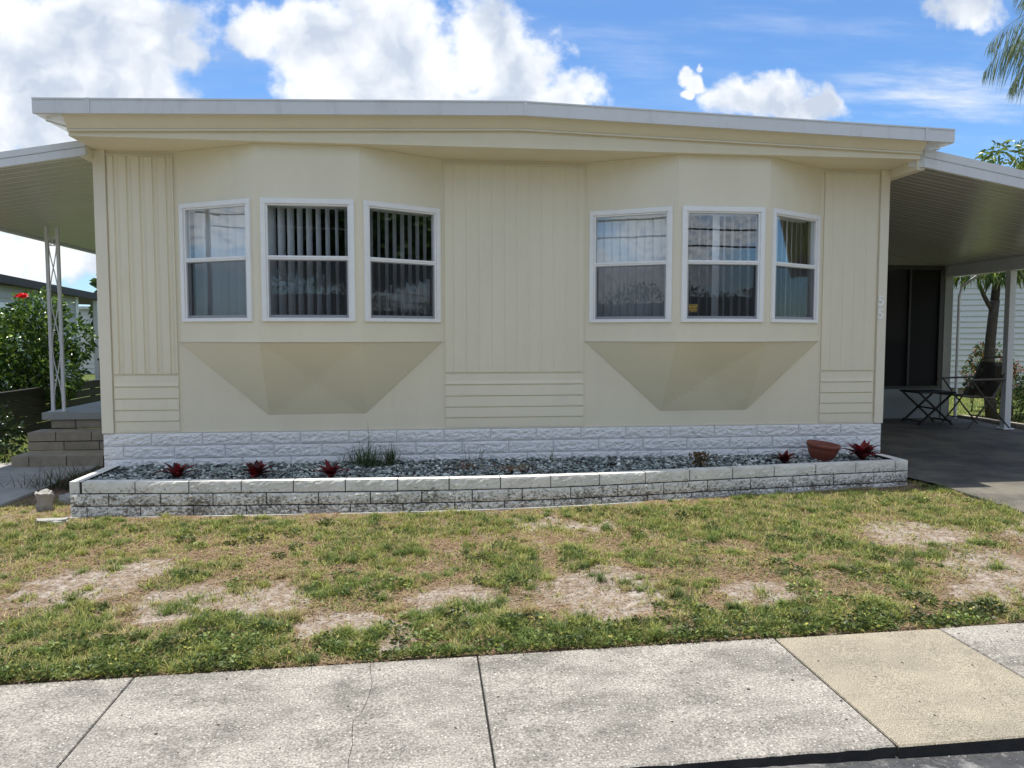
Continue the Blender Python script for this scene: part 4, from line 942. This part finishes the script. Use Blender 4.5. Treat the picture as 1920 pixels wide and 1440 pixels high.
# carport
cp = empty('carport', (6, 6.6, .2), 'white metal carport attached to the right side of the house', 'carport')
CX0, CX1 = HX1+.002, 7.70; CZ0, CZ1 = 3.10, 2.535
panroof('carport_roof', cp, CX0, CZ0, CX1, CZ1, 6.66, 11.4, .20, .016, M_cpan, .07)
sl = (CZ1-CZ0)/(CX1-CX0)
edge_fascia(cp, (CX0+.05, 6.595, CZ0-.01+.155), (CX1+.6, 6.595, CZ0+.155-.01+sl*(CX1+.55-CX0)), .165)
m = MB(); m.add([(CX0+.05,6.595,CZ0+.145),(CX0+.05,6.595,CZ0-.02),(CX0-.04,6.70,CZ0-.0),(CX0-.04,6.70,CZ0+.12)],[(0,1,2,3)]); m.build('fascia_end', M_white, cp, fixn=False)
m = MB(); m.box(CX1-.11, CX1+.05, 6.66, 11.3, CZ1-.14, CZ1+.05); m.build('side_beam', M_white, cp, bevel=.006)
for yy in (6.75, 9.25): 
    if yy > 7: m = MB(); m.box(CX1-.09, CX1+.0, yy, yy+.09, .3, CZ1-.141); m.box(CX1-.12, CX1+.03, yy-.03, yy+.12, .295, .315); m.build('post', M_white, cp, bevel=.005)
m = MB(); m.box(HX1+.003, HX1+.08, 6.63, 11.3, 3.06, 3.23); m.build('flashing', M_wall2, cp)
# screened room at the back of the carport
sr = empty('screen_room', (6, 10.45, .3), 'dark screened room closing the back of the carport', 'screen room')
Y0 = 10.45
m = MB(); m.box(CX0, 7.68, Y0, Y0+.08, .28, .76); m.build('lower_panel', mat('room_panel', (.28,.31,.30), .6, var=.08), sr)
m = MB()
m.prism([(CX0,Y0-.002,2.565),(7.68,Y0-.002,2.51),(7.68,Y0-.002,2.535),(CX0,Y0-.002,3.10)], (0,.08,0)); m.build('upper_panel', M_room, sr)
m = MB()
for x in (6.72, 7.34): pass
m.box(CX0, 7.54, Y0-.012, Y0+.05, .76, .80); m.box(CX0, 7.54, Y0-.012, Y0+.05, 2.50, 2.56); m.box(7.48, 7.545, Y0-.0125, Y0+.05, .80, 2.50); m.box(7.0, 7.03, Y0-.0125, Y0+.05, .80, 2.50); m.box(5.6, 5.635, Y0-.0125, Y0+.05, .80, 2.50)
m.build('screen_frame', mat('bronze_frame', (.05,.048,.045), .4), sr)
m = MB(); m.add([(CX0,Y0+.02,.8),(7.5,Y0+.02,.8),(7.5,Y0+.02,2.5),(CX0,Y0+.02,2.5)], [(0,1,2,3)]); m.build('dark_screen', M_dscreen, sr)
m = MB(); m.box(7.55, 7.68, Y0-.02, Y0+.08, .28, 2.56); m.build('corner_post', M_room, sr, bevel=.004)
m = MB(); m.box(CX0, 7.5, 14.4, 14.5, .28, 2.6); m.box(7.62, 7.68, Y0+.08, 14.4, .28, 2.6); m.box(CX0, 7.5, Y0+.1, 14.4, .25, .28); m.box(CX0, 7.5, Y0+.1, 14.4, 2.62, 2.66); m.build('room_wall', M_inter, sr)
m = MB(); m.tube([(7.80, 9.9, 2.42), (7.81, 10.1, 2.40), (7.77, 10.36, 2.26), (7.74, 10.38, 2.1), (7.74, 10.38, .3)], .022, 10); m.build('downspout', M_white, sr)

# folding patio chair (sling seat) and folding table
M_sling = screenmat('sling_fabric', .90, (.03,.028,.025)); M_bronze = mat('bronze_tube', (.10,.09,.08), .35, metal=.3)
ch = empty('patio_chair', (7.35, 9.55, .305), 'dark sling folding patio chair with armrests under the carport', 'chair')
ch.rotation_euler = (0, 0, 0)
def P(x, y, z): return Vector((7.35+x, 9.55+y, .305+z))
# chair faces -X (to the left), back leans right
m = MB()
for yy in (-.26, .26): m.tube([P(.10,yy,.40), P(.22,yy,.62), P(.34,yy,.90)], .012, 8)
m.tube([P(.34,-.26,.90), P(.36,-.2,.935), P(.365,0,.945), P(.36,.2,.935), P(.34,.26,.90)], .012, 8); m.build('back_frame', M_bronze, ch)
def sling(pts, name):
    mm = MB(); vs = [p+Vector((0, yy, -.012*(1-(yy/.25)**2))) for p in pts for yy in (-.25,-.12,0,.12,.25)]
    mm.add(vs, [(5*i+k, 5*i+k+1, 5*i+6+k, 5*i+5+k) for i in range(len(pts)-1) for k in range(4)]); return mm.build(name, M_sling, ch, smooth=True, fixn=False)
sling([P(.105,0,.41), P(.16,0,.51), P(.22,0,.62), P(.28,0,.76), P(.332,0,.885)], 'backrest'); sling([P(.11,0,.41), P(-.05,0,.405), P(-.2,0,.425), P(-.33,0,.44)], 'seat')
m = MB()
for yy in (-.27, .27): m.tube([P(.13,yy,.41), P(-.33,yy,.44)], .012, 8)
m.tube([P(-.33,-.27,.44), P(-.33,.27,.44)], .012, 8); m.build('seat_frame', M_bronze, ch)
for yy in (-.285, .285):
    m = MB(); m.tube([P(.27,yy,.66), P(.0,yy,.655), P(-.22,yy,.65), P(-.29,yy,.63), P(-.30,yy,.58)], .014, 8); m.build('armrest', M_bronze, ch)
    m = MB(); m.tube([P(-.22,yy,.65), P(-.02,yy,.40), P(.34,yy*1.05,.0)], .011, 8); m.build('leg', M_bronze, ch)
    m = MB(); m.tube([P(.16,yy*.93,.52), P(.0,yy*.93,.30), P(-.24,yy*.93,.0)], .011, 8); m.build('leg', M_bronze, ch)
for xx in (.22, -.14): m = MB(); m.tube([P(xx,-.28,.125), P(xx,.28,.125)], .009, 6); m.build('stretcher', M_bronze, ch)
tb = empty('folding_table', (7.0, 9.95, .31), 'small black folding table with crossed legs left of the patio chair', 'table')
m = MB(); m.box(6.72, 7.26, 9.72, 10.18, .745, .77); 
m.build('tabletop', M_dark, tb, bevel=.005)
for yy in (9.76, 10.14):
    for s in (-1, 1): m = MB(); m.bar((6.99-s*.25, yy, .31), (6.99+s*.25, yy+.01*s, .745), .028, .02); m.build('leg', M_dark, tb)
for xx, zz in ((6.76,.36),(7.22,.36),(6.99,.53)): m = MB(); m.bar((xx, 9.76, zz), (xx, 10.14, zz), .02); m.build('crossbar', M_dark, tb)

# low paver edging along the outer side of the carport floor
for i, (x, y) in enumerate([(7.92, 8.6), (7.92, 9.0), (7.92, 9.4), (7.92, 9.8), (7.92, 10.2)]):
    m = MB(); rough_block(m, Vector((x, y+.38, .22)), Vector((0,-1,0)), Vector((-1,0,0)), .38, .13, .12, i*3, .008, nx_=8, nz_=4)
    o = m.build('edging_block', M_step, fixn=False); tag(o, ['nearest grey edging block of the row along the carport floor','second grey edging block of the row, just before the carport post','middle grey edging block, right of the carport post foot','fourth grey edging block, below the leaning tree trunk','farthest grey edging block, behind the patio chair'][i], 'edging block', 'edging blocks along the carport floor')

# ------------------------------------------------------------ trees and shrubs
def limb(m, a, b, r0, r1, bend=.1, n=6):
    a = Vector(a); b = Vector(b); L_ = (b-a).length; off = Vector((random.uniform(-1,1), random.uniform(-1,1), random.uniform(-.3,.6)))*bend*L_
    pts = [a.lerp(b, i/n)+off*math.sin(math.pi*i/n) for i in range(n+1)]; m.tube(pts, [lerp(r0, r1, i/n) for i in range(n+1)], 7); return pts
def shell_pts(c, r, n, inner=.45):
    v = rng.normal(size=(n, 3)); v /= np.linalg.norm(v, axis=1, keepdims=True); k = rng.uniform(inner, 1, (n, 1))**.6
    nz_ = np.array([noise.fractal(Vector(x)*1.9+Vector((c[0], c[1], 0)), .8, 2, 3) for x in v])[:, None]
    return np.array(c)+v*k*(1+.30*nz_)*np.array(r), v
def bush(name, x, y, z, clumps, n_each, ln, cs, wts, label, cat, grp=None, material=None, trunk=None, droop=.3, updir=.3, wr=.5, nonly=False):
    root = empty(name, (x, y, z), label, cat, grp)
    Ps, Ds = [], []
    for (cx, cy, cz, rx, ry, rz) in clumps:
        p, v = shell_pts((x+cx, y+cy, z+cz), (rx, ry, rz), int(n_each*rx*rz*4/1.0)+20); Ps.append(p); Ds.append(v)
    p = np.concatenate(Ps); d = np.concatenate(Ds)+rng.normal(0, .5, (len(p), 3)); d[:, 2] += updir
    n = len(p); l = rng.uniform(*ln, n)
    leaves(p, d, l, l*wr, pal(n, cs, wts), 'foliage' if cat != 'tree' else 'crown', material or M_leaf, root, droop=droop)
    m = MB()
    for t in (trunk or [((0,0,0), (0,0,clumps[0][2]), .03, .01)]):
        limb(m, Vector((x,y,z))+Vector(t[0]), Vector((x,y,z))+Vector(t[1]), t[2], t[3])
    m.build('stem' if cat != 'tree' else 'trunk', M_bark, root, smooth=True)
    return root
HIB = [(.07,.14,.03),(.15,.25,.04),(.04,.08,.02),(.30,.40,.07)]
hb = bush('hibiscus_bush', -6.35, 12.2, .12, [(0,0,.95,.75,.6,.8),(.4,0,1.3,.5,.5,.65),(-.5,.1,1.2,.6,.5,.7),(.8,-.1,.9,.38,.35,.55),(.55,0,1.75,.40,.35,.35),(1.15,0,1.35,.16,.2,.35),(-.2,-.3,.5,.9,.4,.5),(-1.3,0,.8,.6,.5,.7)], 1500, (.05,.10), HIB, [.35,.30,.2,.15],
     'glossy green hibiscus bush with red blooms beyond the dark slat fence', 'bush', material=M_glossleaf, trunk=[((0,0,0),(.4,0,1.3),.03,.01),((.1,0,0),(-.4,.1,1.2),.03,.01),((0,.1,0),(.8,-.1,.9),.02,.008)])
for (fx, fy, fz) in ((-5.80, 11.80, 2.12), (-5.86, 11.82, 2.10)):
    n = 9; P_ = np.tile(np.array([[fx, fy, fz]]), (n, 1)); a = np.arange(n)*.7; D = np.stack([np.cos(a), np.sin(a)*.6-.4, rng.uniform(-.1,.5,n)], 1)
    leaves(P_, D, np.full(n,.075), np.full(n,.065), pal(n, [(.75,.03,.04)]), 'flower', M_petal, hb)
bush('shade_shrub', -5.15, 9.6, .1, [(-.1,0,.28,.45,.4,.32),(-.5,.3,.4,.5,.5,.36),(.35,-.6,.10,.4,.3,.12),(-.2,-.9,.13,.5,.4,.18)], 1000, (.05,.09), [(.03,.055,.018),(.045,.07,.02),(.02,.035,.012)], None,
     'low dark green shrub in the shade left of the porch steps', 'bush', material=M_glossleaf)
tuft('weed_tuft', -3.33, 7.55, .1, 420, .12, .34, .20, [(.05,.08,.03),(.08,.11,.04),(.12,.07,.05)], 'dark untidy weed clump between the path and the planter end', 'weed', .006, (.3, 1.2))
# slat fence
fe = empty('slat_fence', (-5.6, 10, .1), 'low dark stained fence of horizontal slats running along the left side yard', 'fence')
m = MB()
for k in range(5): m.box(-5.62, -5.59, 7.5, 15.5, .16+k*.125, .16+k*.125+.112)
m.box(-5.64, -5.56, 7.5, 15.5, .765, .79); m.build('slat_panel', M_wood, fe)
for y in (7.6, 9.6, 11.6, 13.6, 15.4): m = MB(); m.box(-5.68, -5.625, y, y+.07, .08, .765); m.build('post', M_wood, fe)

# left neighbour
nl = empty('neighbor_house', (-10, 20, .1), 'beige lap sided neighbouring home with dark brown flat roof edge, left of the house', 'house')
def lapwall(name, a, b, z0, z1, lap, mt, parent, out=.032):
    a = Vector((*a, 0)); b = Vector((*b, 0)); d = (b-a).normalized(); nn = Vector((d.y, -d.x, 0)); m = MB(); prof = []; z = z0
    while z < z1: prof += [(z, out), (min(z+lap, z1), .004)]; z += lap
    prof = [(z0, -.1)]+prof+[(z1, -.1)]; n = len(prof); vs = [p+nn*o_+Vector((0, 0, zz)) for p in (a, b) for zz, o_ in prof]
    m.add(vs, [(i, i+1, n+i+1, n+i) for i in range(n-1)]+[tuple(range(n)), tuple(range(n, 2*n))]); return m.build(name, mt, parent, fixn=True)
lapwall('wall', (-9.75, 16.0), (-9.75, 22.6), .2, 2.70, .17, M_vinyl2, nl)
lapwall('end_wall', (-16, 16.0), (-9.75, 16.0), .2, 2.70, .17, M_vinyl2, nl)
for ya, yb, zz in ((22.52, 22.68, 2.6), (18.3, 18.42, 2.7)): m = MB(); m.box(-9.76, -9.70, ya, yb, .2, zz); m.build('corner_trim', M_white, nl)
m = MB(); m.add([(-9.45,14,3.05),(-9.45,26,2.66),(-17,26,2.9),(-17,14,3.3),(-9.45,14,2.87),(-9.45,26,2.48),(-17,26,2.72),(-17,14,3.12)], [(0,1,2,3),(7,6,5,4),(0,4,5,1),(1,5,6,2),(2,6,7,3),(3,7,4,0)])
m.build('roof', mat('brown_roof_edge', (.045,.035,.03), .6, var=.2), nl)
for y in (23.4, 25.6): m = MB(); m.box(-9.62, -9.5, y, y+.12, .1, 2.55); m.build('post', M_white, nl)
m = MB(); m.box(-9.74, -9.715, 18.6, 19.6, 1.2, 2.3); m.box(-9.72,-9.70,18.55,19.65,1.15,1.2); m.build('window', M_frame, nl)
fl = empty('far_shed', (-12, 31, .1), 'pale blue grey shed far behind between the two homes', 'shed')
lapwall('wall', (-17.5, 30), (-11.2, 30), .1, 2.5, .2, M_vinyl, fl)
m = MB(); m.box(-17.7, -11.0, 29.8, 34, 2.5, 2.6); m.build('roof', M_white, fl)
m = MB(); m.box(-8.9, -8.55, 21.9, 22.3, .1, .85); m.box(-8.93, -8.52, 21.87, 22.33, .85, .92); bn = m.build('rubbish_bin', M_dark, bevel=.02); tag(bn, 'black rubbish bin beside the white post of the neighbouring home', 'bin')

# right neighbour: white vinyl sided wall turned toward us
nr = empty('neighbor_house', (12, 14, .2), 'white vinyl sided neighbouring home seen past the carport post', 'house')
lapwall('wall', (9.8, 17.2), (17.6, 13.2), .35, 3.1, .125, M_vinyl, nr)
m = MB(); m.prism([(9.5,16.95,3.1),(17.6,12.8,3.1),(19.5,16.6,3.1),(11.4,20.8,3.1)], (0,0,.12)); m.build('roof', M_white, nr)
m = MB(); m.prism([(9.78,17.24,.1),(17.6,13.24,.1),(19.4,16.8,.1),(11.5,20.8,.1)], (0,0,.25)); m.build('skirting', M_step, nr)
a = Vector((9.8, 17.2, 0)); d = (Vector((17.6, 13.2, 0))-a).normalized(); nn = Vector((d.y, -d.x, 0))
m = MB(); c = a+d*5.55+nn*.03; m.bar(c+Vector((0,0,1.5)), c+d*.0+Vector((0,0,2.6)), .9, .03, up=(nn.x, nn.y, 0)); m.build('window', M_frame, nr)
c = a+d*5.55+nn*.052; m = MB(); m.bar(c+Vector((0,0,1.56)), c+Vector((0,0,2.54)), .78, .02, up=(nn.x, nn.y, 0)); m.build('pane', M_inter, nr)
lapwall('side_wall', (9.7, 22), (9.78, 17.25), .35, 3.1, .125, M_vinyl, nr)

# drooping leaved tree behind the carport
MG = [(.10,.17,.03),(.22,.30,.05),(.06,.10,.02),(.32,.36,.08)]
bush('shade_tree', 8.93, 11.2, .2, [(-.40,-.1,2.45,.6,.5,.2),(.3,.2,2.95,.8,.7,.5),(.45,.1,3.5,.75,.7,.6),(.15,0,4.08,.42,.4,.28),(1.1,.1,3.8,.7,.7,.7),(.8,0,2.7,.5,.5,.4),(.05,-.1,2.45,.25,.3,.25)], 560, (.11,.20), MG, [.35,.3,.2,.15],
     'tree with drooping long leaves and dark leaning trunk behind the carport post', 'tree', material=M_glossleaf, wr=.26, droop=.55, updir=-.1,
     trunk=[((-.02,-.1,0),(.03,0,1.9),.09,.07),((.03,0,1.9),(.3,.1,3.6),.065,.03),((.02,0,1.7),(-.35,-.1,2.5),.04,.015),((.2,.1,2.9),(.9,.1,3.9),.035,.012)])
# palm: crown out of frame to the right, fronds hanging into view
def palm(x, y, z, h, label):
    root = empty('palm_tree', (x, y, z), label, 'tree'); m = MB()
    m.tube([(x, y, z), (x+.08, y, z+h*.3), (x+.05, y, z+h*.7), (x, y, z+h)], [.17, .13, .12, .13], 12); m.build('trunk', M_bark, root, smooth=True)
    for i in range(25):
        a = i*2.4+.35; d = Vector((math.cos(a), math.sin(a), 0)); th = random.uniform(.35, 1.3); p = Vector((x, y, z+h)); pts = [p.copy()]; L_ = random.uniform(1.9, 2.5)
        for k in range(14):
            p = p+(d*math.sin(th)+Vector((0,0,math.cos(th))))*(L_/14); th += .115; pts.append(p.copy())
        mm = MB(); mm.tube(pts, [.014*(1-.06*k) for k in range(15)], 5); fr = mm.build('frond', mat('frond_stem', (.18,.2,.07), .6) if i == 0 else bpy.data.materials['frond_stem'], root)
        Pp, Dd, Ll = [], [], []
        for k in range(1, 14):
            for q in range(5):
                t = q/5; b = pts[k].lerp(pts[k+1], t); ax = (pts[k+1]-pts[k]).normalized(); sd = ax.cross(Vector((0,0,1))).normalized()
                for s in (-1, 1): Pp.append(tuple(b)); Dd.append(tuple(ax*.75+sd*s*.75+Vector((random.uniform(-.25,.25),random.uniform(-.25,.25),-1.3+random.uniform(-.4,.3))))); Ll.append((.72*math.sin(math.pi*min(1, (k+t)/15*.9+.13))+.08)*random.uniform(.8,1.1))
        n = len(Pp); leaves(np.array(Pp), np.array(Dd), np.array(Ll), np.full(n, .013), pal(n, [(.14,.19,.09),(.20,.26,.13),(.28,.33,.20)]), 'leaflets', M_leaf, fr, fold=.3, droop=.35)
    return root
palm(10.6, 10.6, .15, 6.2, 'feathery palm with drooping fronds at the upper right edge')
# rose bush
bush('rose_bush', 9.55, 12.4, .15, [(.1,0,.95,.16,.15,.16),(-.05,0,.75,.14,.12,.14),(.2,0,.8,.12,.1,.14),(0,0,.5,.16,.1,.12),(.15,0,1.15,.10,.08,.12)], 2800, (.035,.06), [(.08,.12,.04),(.12,.2,.05),(.42,.12,.05),(.04,.06,.02)], [.35,.2,.2,.25],
     'thin rose bush with reddish young leaves behind the patio chair', 'bush', trunk=[((0,0,0),(.1,0,.95),.012,.005),((0,0,.2),(-.08,0,.8),.01,.004),((0,0,.3),(.2,0,.8),.01,.004)])
bush('hedge_shrub', 9.15, 11.0, .15, [(.3,0,.35,.45,.4,.35),(.8,.2,.5,.5,.4,.45)], 1300, (.04,.08), [(.10,.16,.04),(.05,.08,.02),(.3,.34,.12)], None, 'low leafy shrub at the right edge behind the carport edging', 'bush')
bush('orange_shrub', 10.75, 13.0, .15, [(-.3,0,.75,.35,.3,.5),(0,0,.5,.4,.3,.4)], 1200, (.04,.08), [(.35,.10,.06),(.10,.16,.04),(.05,.08,.02)], None, 'shrub with reddish orange flowers in front of the white vinyl wall', 'bush')

# far trees and what stands across the street (seen only in the window panes)
def bigtree(x, y, h, r, label, grp, n=260, cs=None):
    cl = [(0,0,h*.72,r,r,h*.28)]+[(r*.6*math.cos(a), r*.6*math.sin(a), h*random.uniform(.45,.8), r*.55, r*.55, h*.18) for a in np.arange(0, 6.2, 1.05)]
    return bush('broadleaf_tree', x, y, 0, cl, n, (.28,.45), cs or [(.05,.09,.02),(.09,.14,.035),(.03,.05,.015)], None, label, 'tree', grp, wr=.6, trunk=[((0,0,0),(.1,0,h*.5),.22,.14),((.1,0,h*.5),(r*.4,0,h*.75),.1,.04),((.1,0,h*.5),(-r*.4,.2,h*.75),.1,.04)])
bigtree(-11.45, 30, 4.0, .6, 'distant broadleaf tree showing over the neighbouring roof edge', None, 300)
bigtree(-7.5, -24, 12, 6.0, 'wide dark tree across the street reflected in the left bay window', 'trees across the street', 120)
bigtree(-1.0, -26, 9, 4.0, 'smaller rounded tree across the street beside the wide one', 'trees across the street', 120)
bigtree(25, -12, 10, 6.0, 'tall tree down the street to the right', 'trees across the street', 120)
root = empty('hedge', (0, -17, 0), 'long clipped hedge across the street', 'hedge')
n = 34000; P_ = np.stack([rng.uniform(-45, 45, n), -17+rng.uniform(-.6, .6, n), rng.uniform(0, 1, n)**.8*3.7], 1); P_[:, 2] *= 1+.12*np.sin(P_[:, 0]*.9)
D = rng.normal(size=(n, 3)); D[:, 2] += .3; leaves(P_, D, rng.uniform(.12,.22,n), rng.uniform(.07,.12,n), pal(n, [(.05,.09,.02),(.08,.12,.03)]), 'foliage', M_leaf, root)
m = MB(); m.box(-45, 45, -17.4, -16.6, 0, 3.1); m.build('stems', M_bark, root)
n = 30000; P_ = np.stack([rng.uniform(-90, 110, n), 48+rng.uniform(-2, 2, n), np.zeros(n)], 1); P_[:, 2] = rng.uniform(0, 1, n)**.8*(2.9+.5*np.sin(P_[:, 0]*.35)+.5*np.sin(P_[:, 0]*.9+1)+.3*np.sin(P_[:, 0]*2.3))
D = rng.normal(size=(n, 3)); D[:, 2] += .3; o = leaves(P_, D, rng.uniform(.4,.7,n), rng.uniform(.25,.4,n), pal(n, [(.05,.09,.02),(.08,.12,.03),(.03,.05,.015)]), 'far_treeline', M_leaf); tag(o, 'low distant treeline closing the view behind the homes', 'trees', kind='stuff')
# utility poles and wires
def pole(x, y, h, label):
    r = empty('utility_pole', (x, y, 0), label, 'utility pole', 'utility poles along the street')
    m = MB(); m.tube([(x, y, -.1), (x, y, h)], [.14, .10], 10); m.build('shaft', M_bark, r, smooth=True)
    m = MB(); m.bar((x-.1, y-1.0, h-.5), (x+.1, y+1.0, h-.5), .09); m.bar((x-.1, y-.6, h-1.6), (x+.1, y+.6, h-1.6), .07); m.build('crossarm', M_bark, r)
    m = MB()
    for s in (-.9, -.3, .3, .9): m.tube([(x+s*.1, y+s, h-.46), (x+s*.1, y+s, h-.3)], .03, 6)
    m.build('insulator', M_grey, r); return Vector((x, y, h))
pA = pole(-33, -3.5, 9, 'wooden utility pole far down the street to the left'); pB = pole(19, -15, 7.2, 'wooden utility pole across the street to the right'); pC = pole(62, -22, 7.2, 'most distant wooden utility pole down the street to the right')
for i, (s, dz) in enumerate(((-.9,-.4),(.3,-.4),(0,-1.6),(0,-2.2))):
    for a, b in ((pA, pB), (pB, pC)):
        m = MB(); p = a+Vector((0, s, dz-(1.2 if a is pA else 0)*0)); q_ = b+Vector((0, s, dz)); m.tube([p.lerp(q_, t)+Vector((0, 0, -1.1*4*t*(1-t))) for t in np.linspace(0, 1, 21)], .02 if i < 2 else .035, 5)
        o = m.build('power_line', M_dark); tag(o, ['thin upper cable on the near end of the crossarm','thin upper cable on the far end of the crossarm','thick cable on the lower crossarm','lowest thick cable under the crossarms'][i]+(' from the far left pole' if a is pA else ' toward the most distant pole'), 'cable', 'overhead cables')
